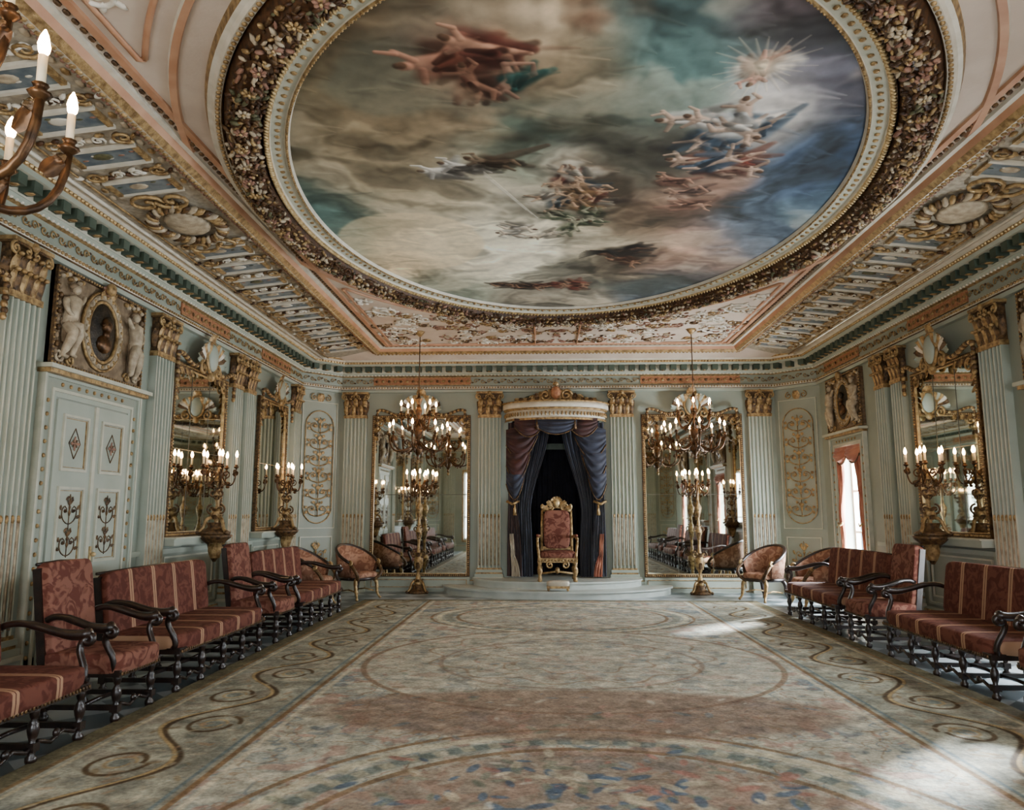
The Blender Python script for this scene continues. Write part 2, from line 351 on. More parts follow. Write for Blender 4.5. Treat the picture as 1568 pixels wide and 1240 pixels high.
def wall_mirror(w,z0,z1,ledge):
    b=MB(); h=w/2
    b.add(box(-h,h,-.02,0,z0,z1),'sage_dark')
    b.add(([(-h+.05,-.03,z0+.05),(h-.05,-.03,z0+.05),(h-.05,-.03,z1-.05),(-h+.05,-.03,z1-.05)],[(0,1,2,3)]),'mirror_glass')
    frame(b,-h,h,z0,z1,.055,.06,'gold_dark'); frame(b,-h+.05,h-.05,z0+.05,z1-.05,.015,.05,'gold_bright')
    beads(b,-h+.028,h-.028,z0+.028,z1-.028,.04,.015,'gold',-.065)
    zz=z0+(z1-z0)*.5
    b.add(box(-h+.05,h-.05,-.034,-.03,zz-.004,zz+.004),'seam')
    for x in(-w/6,w/6): b.add(box(x-.003,x+.003,-.034,-.03,z0+.05,z1-.05),'seam')
    for s in(-1,1):
        b.add(tube(spiral(s*(h-.15),z1-.15,.09,1.4,45 if s>0 else 135,s,y=-.06),.015),'gold',True)
        for k in range(6): b.add(leaf(.12,.07,.03),'gold' if k%2 else 'gold_dark',True,X=T(s*(h-.06-.075*k),-.06,z1-.05)@R('y',180+s*25))
        for k in range(5): b.add(leaf(.11,.06,.03),'gold_dark' if k%2 else 'gold',True,X=T(s*(h-.05),-.06,z1-.1-.08*k)@R('y',180+s*30))
    crest(b,z1+.18,1.08 if w>1.55 else .9)
    if ledge:
        b.add(box(-h-.04,h+.04,-.2,0,z0-.1,z0-.02),'sage_light'); b.add(box(-h-.06,h+.06,-.23,0,z0-.02,z0),'sage_fillet')
        frame(b,-h,h,.3,z0-.14,.03,.03,'sage_light'); frame(b,-h+.1,h-.1,.4,z0-.24,.02,.02,'sage_fillet')
    else:
        b.add(box(-h,h,-.06,0,.04,z0-.01),'sage_light'); frame(b,-h+.05,h-.05,.08,z0-.05,.012,.02,'gold',-.06)
    return b.mesh('wall_mirror')
MBK=wall_mirror(1.96,.28,3.42,False); MS=wall_mirror(1.6,1.2,3.42,True); MS2=wall_mirror(1.36,1.2,3.42,True)
for x in(-2.66,2.66): place(MBK,'wall_mirror',(x,Y1,0),0)
for y in(9.95,5.15): place(MS,'wall_mirror',(-W,y,0),90)
for y in(12.72,2.3): place(MS2,'wall_mirror',(-W,y,0),90)
for y in(9.78,5.0): place(MS,'wall_mirror',(W,y,0),-90)
def corner_panel():
    b=MB(); frame(b,-.34,.34,.4,1.05,.02,.02,'sage_fillet'); arabesque(b,.48,.97,.4,m='gold',n=1)
    frame(b,-.38,.38,1.2,3.66,.014,.02,'sage_fillet')
    pts=[(.30*cos(a),-.02,3.18+.3*sin(a)) for a in np.linspace(0,pi,13)]+[(-.30,-.02,1.6)]+[(.30*cos(a),-.02,1.6+.3*sin(a)) for a in np.linspace(pi,2*pi,13)]+[(.30,-.02,3.18)]
    b.add(tube(pts,.011,6),'gold',True)
    arabesque(b,1.42,3.35,.5,m='gold',n=6,th=.013)
    for s in(-1,1): b.add(tube(spiral(s*.15,3.74,.07,1.3,90,-s,y=-.03),.011),'gold',True)
    b.add(leaf(.2,.14,.05),'gold',True,X=T(0,-.02,3.66)); return b.mesh('ornamental_wall_panel')
CP=corner_panel()
for x,y,rz in((-W+CH/2,Y1-CH/2,45),(W-CH/2,Y1-CH/2,-45),(-W+CH/2,Y0+CH/2,135),(W-CH/2,Y0+CH/2,-135)): place(CP,'ornamental_wall_panel',(x,y,0),rz)
# ------------------------------------------------------------------ overdoor + casing
def relief_figure(b,x,z,s,m='stone_relief'):
    y=-.075
    b.add(tube([(x,y,z-.02),(x+s*.01,y-.02,z+.1),(x+s*.03,y-.02,z+.22),(x+s*.04,y,z+.27)],[.075,.07,.08,.03],8),m,True)
    b.add(ell((x+s*.05,y-.03,z+.335),(.042,.042,.05),8,6),m,True); b.add(ell((x+s*.04,y-.01,z+.365),(.05,.045,.038),8,5),'tan_relief',True)
    b.add(tube(bez((x+s*.07,y-.01,z+.22),(x+s*.15,y-.03,z+.2),(x+s*.17,y-.03,z+.26),(x+s*.2,y-.02,z+.3),8),[.036,.034,.03,.028,.026,.024,.022,.02,.018],6),m,True)
    b.add(tube(bez((x-s*.05,y,z+.22),(x-s*.12,y-.03,z+.16),(x-s*.1,y-.05,z+.06),(x-s*.02,y-.06,z+.06),8),[.036,.034,.03,.028,.026,.024,.022,.02,.018],6),m,True)
    b.add(tube([(x,y-.02,z-.02),(x+s*.07,y-.06,z-.04),(x+s*.1,y-.06,z-.1),(x+s*.08,y-.03,z-.22),(x+s*.07,y-.02,z-.31),(x+s*.11,y-.03,z-.33)],[.065,.062,.05,.04,.028,.02],8),m,True)
    b.add(tube([(x-s*.02,y,z-.02),(x+s*.01,y-.06,z-.1),(x-s*.02,y-.05,z-.18),(x-s*.04,y-.02,z-.28),(x-s*.05,y,z-.33),(x,y-.02,z-.35)],[.065,.06,.048,.038,.026,.02],8),m,True)
    for k in range(5): b.add(leaf(.34,.12,.04),'stone_relief' if k%2 else 'tan_relief',True,X=T(x-s*(.05-.025*k),y+.02,z+.04)@R('y',180+s*(k*12-30)))
def overdoor(b,w,z0,z1):
    h=w/2; zc=(z0+z1)/2
    b.add(box(-h,h,-.04,0,z0,z1),'tan_relief'); frame(b,-h,h,z0,z1,.03,.07,'gold_dark'); beads(b,-h+.015,h-.015,z0+.015,z1-.015,.045,.012,'gold',-.072)
    b.add(ell((0,-.04,zc),(.25,.05,.33),20,8),'bronze_dark',True)
    for rr,t,mm in((.26,.02,'gold'),(.31,.028,'stone_relief'),(.355,.016,'gold')): b.add(tube([(rr*cos(a),-.06,zc+(rr+.06)*sin(a)) for a in np.linspace(0,2*pi,33)],t,6),mm,True)
    for k in range(36):
        a=2*pi*k/36; b.add(ell((.31*cos(a),-.085,zc+.37*sin(a)),(.02,.015,.02),6,4),'gold' if k%2 else 'stone_relief',True)
    b.add(ell((.0,-.1,zc+.07),(.07,.05,.09),10,7),'bronze',True); b.add(ell((.02,-.11,zc+.10),(.075,.04,.07),8,6),'bronze_dark',True); b.add(ell((0,-.08,zc-.13),(.13,.05,.1),10,6),'bronze',True); b.add(tube([(0,-.09,zc-.08),(0,-.1,zc+.03)],.04,7),'bronze',True); b.add(ell((-.07,-.11,zc+.06),(.02,.02,.018)),'bronze',True)
    for s in(-1,1):
        relief_figure(b,s*(h-.20),zc-.04,-s)
        b.add(tube(spiral(s*(h-.12),z0+.1,.07,1.3,0,s,y=-.06),.015),'stone_relief',True)
        b.add(tube(spiral(s*(h-.3),z0+.08,.06,1.3,180,-s,y=-.06),.013),'gold',True)
        for k in range(8): b.add(ell((s*(h-.08-.045*k),-.06,z1-.09+.02*(k%3)),(.032,.03,.026),6,4),'gold' if k%2 else 'stone_relief',True)
        for k in range(9): b.add(ell((s*(h-.06-.02*(k%2)),-.06,z0+.12+.08*k),(.024,.025,.032),6,4),'gold_dark' if k%2 else 'tan_relief',True)
    for k in range(5): b.add(leaf(.16,.1,.05),'rose_relief' if k%2 else 'gold',True,X=T(0,-.07,z1-.1)@R('y',-70+35*k))
    b.add(ell((0,-.12,z1-.02),(.07,.05,.07)),'gold',True)
def casing(b,w,h,z0=0):
    a=w/2
    for k,(o,d,m) in enumerate(((.0,.04,'sage_light'),(.05,.055,'sage_fillet'),(.08,.04,'sage_paint'),(.17,.06,'sage_light'),(.2,.07,'sage_fillet'))):
        t=(.05,.03,.09,.03,.025)[k]
        b.add(box(-a-o-t,-a-o,-d,0,z0,h+o+t),m); b.add(box(a+o,a+o+t,-d,0,z0,h+o+t),m); b.add(box(-a-o,a+o,-d,0,h+o,h+o+t),m)
    fl=ell((0,0,0),(.022,.016,.022),6,4)
    n=int((h-z0)/.13)
    for i in range(n):
        for s in(-1,1): b.add(fl,'gold',True,X=T(s*(a+.125),-.045,z0+.08+i*.13))
    for i in range(int(w/.13)): b.add(fl,'gold',True,X=T(-a+.07+i*.13,-.045,h+.125))
    b.add(box(-a-.28,a+.28,-.16,0,h+.24,h+.28),'sage_fillet'); b.add(box(-a-.25,a+.25,-.13,0,h+.2,h+.24),'gold')
def door():
    b=MB(); casing(b,1.25,2.6); a=.625
    b.add(box(-a,a,-.03,0,0,2.6),'sage_paint')
    for s in(-1,1):
        x0,x1=(.02,a-.01) if s>0 else(-a+.01,-.02)
        b.add(box(x0,x1,-.055,0,0.02,2.58),'sage_light')
        for (z0,z1) in((.2,.85),(1.0,1.75),(1.9,2.45)):
            frame(b,x0+.09,x1-.09,z0,z1,.025,.02,'sage_fillet',-.055); frame(b,x0+.125,x1-.125,z0+.035,z1-.035,.006,.01,'gold',-.055)
            xc=(x0+x1)/2; zc=(z0+z1)/2; b.X=T(xc,-.045,0)
            if z0>1.8:
                b.add(tube([(0,-.015,zc-.15),(.09,-.015,zc),(0,-.015,zc+.15),(-.09,-.015,zc),(0,-.015,zc-.15)],.005,5),'gold_dark',True)
                for k in range(8): b.add(leaf(.06 if k%2 else .09,.03,.01),'gold_dark' if k%2 else 'rose_relief',True,X=T(0,-.015,zc)@R('y',45*k))
            else: arabesque(b,z0+.07,z1-.07,.28,-.016,'gold_dark',2,.006)
            b.X=None
    b.add(box(-.025,.025,-.075,-.05,.02,2.58),'sage_fillet')
    b.add(ell((.07,-.1,1.08),(.025,.03,.025)),'gold_bright',True); b.add(box(.055,.085,-.07,-.05,1.0,1.16),'gold_bright')
    overdoor(b,1.6,2.9,3.86); return b
door().obj('door_1',(-W,7.55,0),90)
b=door(); b.obj('door_2',(0,Y0,0),180)
def curtain(b,top,tie,bot,z0,zt,z1,y,m,n=40,folds=7,amp=.05,nz=16):
    v=[];f=[]
    for k in range(nz+1):
        z=z1+(z0-z1)*k/nz
        if z>zt: t=(z1-z)/(z1-zt); t=t*t*(3-2*t); A=[top[i]*(1-t)+tie[i]*t for i in(0,1)]
        else: t=(zt-z)/(zt-z0+1e-6); t=t*(2-t); A=[tie[i]*(1-t)+bot[i]*t for i in(0,1)]
        for i in range(n+1):
            u=i/n; v.append((A[0]+(A[1]-A[0])*u,y+amp*sin(u*folds*2*pi)+.015*sin(u*17+k),z))
    for k in range(nz):
        for i in range(n): a=k*(n+1)+i; f.append((a,a+1,a+n+2,a+n+1))
    b.add((v,f),m,True)
def swag(b,x0,x1,zt,sag,y,m,n=16,nv=12,amp=.03,drop=.12,z1t=None,trim=True):
    v=[];f=[];edge=[]
    for k in range(nv+1):
        w=k/nv
        for i in range(n+1):
            u=i/n; c=4*u*(1-u); zz=zt+((z1t-zt)*u if z1t is not None else 0)
            p=(x0+(x1-x0)*u,y-.1*c*sin(pi*w)-amp*sin(w*4*pi*2)*c**.5,zz-w*drop-sag*c*w); v.append(p)
            if k==nv: edge.append((p[0],p[1]-.01,p[2]))
    for k in range(nv):
        for i in range(n): a=k*(n+1)+i; f.append((a,a+1,a+n+2,a+n+1))
    b.add((v,f),m,True)
    if trim: b.add(tube(edge,.012,5),'gold_dark',True)
def window():
    b=MB(); casing(b,1.0,2.6,.0)
    b.add(box(-.5,.5,-.06,0,.05,.43),'sage_light'); frame(b,-.4,.4,.1,.38,.02,.02,'gold',-.06); b.add(box(-.54,.54,-.14,.3,.42,.46),'ivory')
    for x in(-.49,-.02,.45): b.add(box(x,x+.045,.2,.25,.46,2.6),'ivory')
    for z in(.46,1.15,1.85,2.55): b.add(box(-.5,.5,.2,.24,z,z+.04),'ivory')
    curtain(b,(-.5,-.22),(-.5,-.38),(-.5,-.36),.3,1.3,2.6,-.02,'curtain_rose',30,4,.03)
    curtain(b,(.22,.5),(.38,.5),(.36,.5),.3,1.3,2.6,-.02,'curtain_rose',30,4,.03)
    for s in(-1,1): b.add(tube([(s*.5,-.07,1.32),(s*.42,-.08,1.28),(s*.34,-.06,1.32)],.02,6),'gold',True)
    swag(b,-.52,0.02,2.62,.14,-.05,'curtain_rose',drop=.16); swag(b,-.02,.52,2.62,.14,-.05,'curtain_rose',drop=.16)
    overdoor(b,1.45,2.9,3.86); return b.mesh('window')
WM=window()
for i,y in enumerate(WIN): place(WM,'window_%d'%(i+1),(W,y,0),-90)
b=MB()
for sx in(-1,1):
    x=sx*2.45
    for q in(-.95,-.33,.3,.9): b.add(box(x+q,x+q+.05,.2,.25,.45,3.1),'ivory')
    for z in(.45,1.3,2.2,3.05): b.add(box(x-.95,x+.95,.2,.24,z,z+.05),'ivory')
    frame(b,x-1.02,x+1.02,.35,3.2,.08,.06,'gold')
b.obj('window_4',(0,Y0,0),180)  # unseen windows, added to house the frontal fill lights
# ------------------------------------------------------------------ niche + canopy
b=MB()
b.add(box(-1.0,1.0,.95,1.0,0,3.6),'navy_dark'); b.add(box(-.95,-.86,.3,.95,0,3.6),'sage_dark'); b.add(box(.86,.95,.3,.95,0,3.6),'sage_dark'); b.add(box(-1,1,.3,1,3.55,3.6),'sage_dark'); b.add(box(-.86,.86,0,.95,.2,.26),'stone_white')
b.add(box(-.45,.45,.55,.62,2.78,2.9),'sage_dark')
for k,(z0,z1,o,m) in enumerate(((3.26,3.30,0.0,'gold'),(3.30,3.46,-.02,'ivory'),(3.46,3.50,.02,'gold'),(3.50,3.60,.05,'ivory'),(3.60,3.63,.07,'gold'))):
    v=[];f=[];n=32
    for i in range(n+1):
        a=pi*i/n; x=(1.0+o)*cos(a); y=-(.62+o)*sin(a); v+=[(x,y,z0),(x,y,z1),(0,-.0,z0),(0,0,z1)]
    for i in range(n): f+=[(4*i,4*i+4,4*i+5,4*i+1),(4*i+1,4*i+5,4*i+7,4*i+3),(4*i,4*i+2,4*i+6,4*i+4)] if k else [(4*i,4*i+4,4*i+5,4*i+1)]
    b.add((v,f),m,True)
for i in range(40):
    a=pi*(i+.5)/40; b.add(ell((1.0*cos(a),-.62*sin(a),3.38),(.02,.02,.045),6,4),'gold',True)
v=[];f=[]
for k in range(7):
    p=k/6*pi/2
    for i in range(21):
        a=pi*i/20; v.append((.75*cos(a)*cos(p)**.8,-.45*sin(a)*cos(p)**.8,3.62+.24*sin(p)))
for k in range(6):
    for i in range(20): q=k*21+i; f.append((q,q+1,q+22,q+21))
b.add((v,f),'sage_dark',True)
b.X=T(0,-.5,0)
for s in(-1,1):
    b.add(tube(spiral(s*.2,3.74,.11,1.4,0,s,y=-.02),.025),'gold',True); b.add(tube(spiral(s*.45,3.69,.08,1.4,0,s,y=.1),.02),'gold_bright',True)
    for k in range(6): b.add(leaf(.24,.11,.06),'gold' if k%2 else 'gold_dark',True,X=T(s*.06*k,-.02+.02*k,3.66)@R('y',s*(15*k)))
    for k in range(7): b.add(leaf(.15,.08,.04),'gold_dark' if k%2 else 'gold',True,X=T(s*(.2+.08*k),.03*k,3.65)@R('y',s*75))
b.add(ell((0,-.05,3.78),(.1,.06,.13),12,8),'copper',True); b.add(ell((0,-.06,3.95),(.06,.05,.045)),'gold',True)
b.X=None
b.obj('throne_canopy',(0,Y1,0),0)
b=MB()
curtain(b,(-.86,-.12),(-.86,-.5),(-.86,-.46),.26,1.5,3.25,.25,'navy_velvet',60,8,.05)
curtain(b,(.12,.86),(.5,.86),(.46,.86),.26,1.5,3.25,.25,'navy_velvet',60,8,.05)
curtain(b,(-.86,.86),(-.86,.86),(-.86,.86),.26,1.5,3.2,.85,'navy_dark',90,16,.04)
for s in(-1,1):
    vel='maroon_velvet' if s<0 else 'navy_velvet'
    curtain(b,sorted((s*.93,s*.55)),sorted((s*.93,s*.76)),sorted((s*.95,s*.66)),.3,1.6,3.25,-.16,vel,40,5,.04)
    curtain(b,sorted((s*.9,s*.82)),sorted((s*.88,s*.80)),sorted((s*.86,s*.70)),.3,.7,1.1,-.22,'lining' if s<0 else 'curtain_rose',20,3,.02)
    b.add(tube([(s*.95,-.16,1.72),(s*.85,-.24,1.66),(s*.72,-.18,1.72)],.028,7),'gold',True); b.add(tube([(s*.8,-.24,1.66),(s*.8,-.24,1.45)],[.015,.04],7),'gold',True)
    swag(b,s*.97,s*.35,3.1,.35,-.25,vel,20,16,.035,.3,3.28)
    swag(b,s*.97,s*.5,2.75,.4,-.22,vel,16,16,.03,.35,2.95)
    swag(b,s*.97,s*.62,2.35,.35,-.2,'navy_velvet',16,14,.03,.3,2.45)
swag(b,-.4,.4,3.3,.16,-.5,'navy_velvet',20,14,.03,.16); swag(b,-.8,-.25,3.3,.2,-.42,'maroon_velvet',20,14,.03,.16); swag(b,.25,.8,3.3,.2,-.42,'maroon_velvet',20,14,.03,.16)
for s in(-1,1): b.add(tube([(s*.36,-.5,3.3),(s*.36,-.52,3.08)],[.015,.04],7),'gold_dark',True)
b.obj('throne_curtains',(0,Y1,0),0)
b=MB()
for (rx,ry,z0,z1) in((2.15,1.33,0.0,.11),(2.19,1.37,.11,.14),(1.6,.98,.14,.24),(1.63,1.01,.24,.27)):
    n=40; P=[(rx*cos(a),-ry*sin(a)) for a in np.linspace(0,pi,n+1)]
    v=[(x,y,z0) for x,y in P]+[(x,y,z1) for x,y in P]; m=n+1
    b.add((v,[(i+1,i,m+i,m+i+1) for i in range(n)]+[tuple(range(m,2*m))]),'stone_white')
b.add(box(-1.0,1.0,-.02,.07,0,.27),'stone_white')
b.obj('throne_dais',(0,Y1-.072,0),0)
def throne():
    b=MB(); g='gold'; z=.0
    leg=lathe([(.03,0),(.045,.02),(.03,.06),(.025,.1),(.045,.16),(.05,.22),(.03,.26),(.035,.3),(.045,.36)],10)
    for x in(-.32,.32):
        for y in(-.3,.28): b.add(leg,g,True,X=T(x,y,0))
    b.add(box(-.36,.36,-.34,.32,.34,.42),g); beads(b,-.33,.33,.38,.38,.06,.02,'gold_bright',-.35)
    for s in(-1,1): b.add(tube(spiral(s*.14,.3,.07,1.3,90,-s,y=-.34),.018),g,True)
    b.add(sbox((0,-.02,.47),(.66,.6,.14),.4),'velvet_damask',True)
    b.add(tube([(-.32,.0,.12),(0,0,.16),(.32,0,.12)],.022),g,True); b.add(ell((0,0,.18),(.05,.05,.06)),g,True)
    for s in(-1,1): b.add(tube([(s*.32,-.3,.12),(s*.32,0,.1),(s*.32,.28,.12)],.02),g,True)
    b.add(sbox((0,.3,.92),(.5,.09,.72),.35),'velvet_damask',True)
    for s in(-1,1):
        b.add(tube([(s*.28,.32,.4),(s*.28,.33,.9),(s*.27,.35,1.28)],[.03,.026,.026],8),g,True); b.add(ell((s*.27,.35,1.34),(.035,.035,.06)),'gold_bright',True)
        b.add(tube(bez((s*.3,.3,.78),(s*.35,.1,.84),(s*.36,-.1,.74),(s*.36,-.28,.76),10),.028,8),g,True)
        b.add(tube(spiral(-.28,.72,.055,1.3,90,-1,y=0),.02),g,True,X=T(s*.36,0,0)@R('z',90))
        b.add(tube(bez((s*.36,-.26,.7),(s*.36,-.18,.62),(s*.34,-.3,.52),(s*.33,-.28,.4),8),.025,7),g,True)
        b.add(tube(spiral(s*.14,1.33,.08,1.5,20,s,y=.32),.02),g,True); b.add(leaf(.18,.09,.04),g,True,X=T(s*.08,.3,1.34)@R('y',s*40)); b.add(leaf(.16,.08,.04),g,True,X=T(s*.16,.3,1.3)@R('y',s*70))
        b.add(sbox((s*.355,0,.81),(.06,.24,.05),.5,12,8),'velvet_damask',True)
    b.add(tube([(-.27,.34,1.26),(-.15,.34,1.31),(0,.34,1.34),(.15,.34,1.31),(.27,.34,1.26)],.028,8),g,True)
    b.add(box(-.29,.29,.3,.36,.54,.6),g)
    b.add(ell((0,.31,1.42),(.07,.05,.09),10,7),'gold_bright',True)
    for k in range(5): b.add(leaf(.15,.06,.04),g,True,X=T(0,.3,1.42)@R('y',-60+30*k))
    return b
throne().obj('throne',(0,14.14,.27),0)
b=MB(); b.add(sbox((0,0,.13),(.4,.22,.1),.4),'lining',True); b.add(box(-.2,.2,-.1,.1,.05,.09),'gold')
for x in(-.17,.17):
    for y in(-.07,.07): b.add(ell((x,y,.03),(.025,.025,.03)),'gold',True)
b.obj('footstool',(0,13.52,.14),0)
# ------------------------------------------------------------------ seating
LEG=[(.026,0),(.034,.02),(.034,.04),(.02,.055),(.026,.075),(.026,.12),(.018,.13),(.03,.17),(.036,.2),(.03,.235),(.016,.26),(.024,.275),(.03,.3),(.03,.36)]
def seat(L,D=.7,bh=.98,striped=True,nl=4):
    b=MB(); h=L/2; up='velvet_striped' if striped else 'velvet_damask'; dw='dark_wood'
    lg=lathe(LEG,10); xs=np.linspace(-h+.05,h-.05,nl)
    for x in xs:
        for y in(-D/2+.05,D/2-.06): b.add(lg,dw,True,X=T(x,y,0)); b.add(box(x-.03,x+.03,y-.03,y+.03,.075,.125),dw)
        b.add(box(x-.018,x+.018,-D/2+.05,D/2-.06,.085,.12),dw)
    for k in range(nl-1):
        xa,xb=xs[k],xs[k+1]; q=(xb-xa)
        b.add(tube([(xa+q*i/8,-D/2+.05,.10+.02*sin(pi*i/8*4)) for i in range(9)],.014,6),dw,True)
        b.add(tube([(xa,0,.1),((xa+xb)/2,0,.11),(xb,0,.1)],.016,6),dw,True); b.add(ell(((xa+xb)/2,-D/2+.05,.12),(.03,.02,.03)),dw,True)
    b.add(box(-h,h,-D/2+.01,D/2-.02,.32,.37),dw)
    b.add(sbox((0,-.01,.41),(L+.02,D,.16),.25,40,12),up,True)
    for i in range(int(L/.035)): b.add(ell((-h+.02+i*.035,-D/2+.0,.345),(.011,.01,.016),5,3),'gold_dark',True)
    X=T(0,D/2-.07,.42)@R('x',-8)
    hb=bh-.42
    b.add(sbox((0,0,hb/2+.02),(L-.02,.12,hb),.2,40,12),up,True,X)
    b.add(tube([(-h+.02,.04,hb+.01),(0,.04,hb+.02),(h-.02,.04,hb+.01)],.014,6),dw,True,X)
    for s in(-1,1):
        b.add(box(s*(h-.02)-.022,s*(h-.02)+.022,.0,.06,-.08,hb-.02),dw,False,X)
        ax=s*(h+.0)
        b.add(tube(bez((ax,D/2-.06,.72),(ax+s*.02,.12,.82),(ax+s*.03,-.12,.60),(ax+s*.03,-D/2+.06,.69),14),[.024]*5+[.03]*5+[.034,.036,.036,.034,.03],8),dw,True)
        b.add(tube(spiral(-D/2+.07,.65,.05,1.3,90,-1,y=0),.024,7),dw,True,T(ax+s*.03,0,0)@R('z',90))
        b.add(tube(bez((ax+s*.03,-D/2+.08,.66),(ax+s*.02,-D/2+.2,.56),(ax,-D/2+.02,.5),(ax-s*.02,-D/2+.07,.36),10),.024,7),dw,True)
    return b
SET=seat(1.95,.74,.98,True,5).mesh('settee'); ARM=seat(.58,.64,1.12,False,2).mesh('armchair')
XF=3.3
for y in(4.2,7.40,10.65):
    place(SET,'settee',(-XF-.38,y,0),90); place(SET,'settee',(XF+.40,y,0),-90)
for y in(5.82,9.12):
    place(ARM,'armchair',(-XF-.34,y,0),90); place(ARM,'armchair',(XF+.36,y,0),-90)
def tub():
    b=MB(); n=28
    def pt(a,r,z): return (r*sin(a),r*.95*cos(a)+.0,z)
    v=[];f=[];rim=[]
    for i in range(n+1):
        a=radians(-115+230*i/n); top=.62+.3*max(0,cos(a*.75))**1.2
        ro=.33; fl=.05
        v+= [pt(a,ro-.05,.4),pt(a,ro-.03+fl,top),pt(a,ro+.02+fl,top),pt(a,ro,.36)]; rim.append(pt(a,ro+fl,top+.01))
    for i in range(n):
        for j in range(4): f.append((4*i+j,4*i+(j+1)%4,4*i+4+(j+1)%4,4*i+4+j))
    b.add((v,f),'tan_silk',True); b.add(tube(rim,.028,8),'dark_wood',True); b.add(tube([pt(radians(-115+230*i/n),.34,.37) for i in range(n+1)],.025,6),'dark_wood',True)
    b.add(sbox((0,-.02,.42),(.58,.56,.12),.55),'tan_silk',True); b.add(lathe([(.28,.33),(.31,.34),(.31,.38),(.28,.39)],20),'dark_wood',True)
    for s in(-1,1):
        b.add(tube(spiral(0,.63,.05,1.2,0,1,y=0),.02,6),'gold',True,T(s*.35,-.17,0)@R('z',90))
        b.add(tube(bez((s*.33,-.16,.62),(s*.36,-.3,.5),(s*.3,-.34,.42),(s*.2,-.2,.33),10),.03,7),'gold_dark',True)
        for y in(-1,1): b.add(tube(bez((s*.2,y*.18,.36),(s*.34,y*.26,.3),(s*.2,y*.2,.12),(s*.3,y*.3,.012),10),[.035]*4+[.03]*4+[.022,.02,.024],7),'gold' if y<0 else 'dark_wood',True)
        b.add(tube([(s*.22,-.2,.14),(s*.2,0,.17),(s*.22,.2,.14)],.014),'gold',True)
    return b.mesh('tub_armchair')
TB=tub()
for s in(-1,1):
    place(TB,'tub_armchair',(s*3.55,13.45,0),-s*60); place(TB,'tub_armchair',(s*4.05,12.45,0),-s*85)
# ------------------------------------------------------------------ candle lights
CUP=lathe([(.008,-.03),(.03,-.01),(.038,0),(.02,.008),(.02,.02),(.026,.03)],8)
CND=lathe([(.014,.0),(.014,.11)],8); FLM=lathe([(.009,.11),(.018,.125),(.021,.145),(.014,.175),(.003,.2)],6)
def candle(b,x,y,z,m):
    b.add(CUP,m,True,T(x,y,z)); b.add(CND,'candle_ivory',True,T(x,y,z+.02)); b.add(FLM,'bulb_glow',True,T(x,y,z+.02))
def arm(b,ang,r,z0,z1,m,r0=.03,th=.013):
    X=R('z',ang)
    P=bez((r0,0,z0),(r*.45,0,z0-.22),(r*1.0,0,z0-.25),(r,0,z1-.02),12); b.add(tube(P,th,6),m,True,X)
    b.add(tube([(p[0],p[1],p[2]) for p in spiral(r*.42,z0-.02,.055,1.3,-90,1)],.009,5),m,True,X)
    b.add(ell((r*.55,0,z0-.19),(.03,.02,.02),6,4),m,True,X); b.add(leaf(.1,.06,.03),m,True,X@T(r*.85,0,z1-.12)@R('y',40))
    b.add(leaf(.1,.05,.03),'gold_dark',True,X@T(r*.35,0,z0-.14)@R('y',100)); b.add(leaf(.08,.05,.03),'gold_dark',True,X@T(r*.97,0,z1-.1)@R('y',-10))
    a=radians(ang); candle(b,r*cos(a),r*sin(a),z1,m)
def chandelier():
    b=MB(); m='bronze'
    b.add(tube([(0,0,1.0),(0,0,2.12)],.009,6),m,True); b.add(lathe([(.02,2.03),(.07,2.09),(.09,2.12)],12),'gold',True)
    b.add(lathe([(.004,-.12),(.03,-.08),(.015,-.05),(.05,0),(.09,.05),(.07,.12),(.03,.16),(.03,.24),(.06,.3),(.075,.38),(.045,.46),(.025,.52),(.025,.6),(.05,.66),(.06,.74),(.03,.82),(.02,.9),(.035,.95),(.01,1.02)],14),m,True)
    for k in range(8):
        a=360*k/8; arm(b,a,.5,.2,.32,m,th=.016)
        b.add(leaf(.13,.08,.05),'gold_dark',True,R('z',a)@T(0,-.06,.02)); b.add(leaf(.16,.06,-.06),m,True,R('z',a)@T(0,-.04,.24)@R('x',25))
    for k in range(6):
        a=360*k/6+20; arm(b,a,.3,.58,.68,m,th=.014)
        b.add(leaf(.12,.07,.05),'gold_dark',True,R('z',a)@T(0,-.05,.36)); b.add(leaf(.14,.06,.07),'gold_dark',True,R('z',a)@T(0,-.03,.84))
    b.add(ell((0,0,-.14),(.03,.03,.04)),'gold',True)
    return b.mesh('chandelier')
CHM=chandelier()
for x,y in((-2.38,12.7),(2.3,12.7),(-2.36,2.18),(2.5,2.3)): place(CHM,'chandelier',(x,y,2.5),-2)
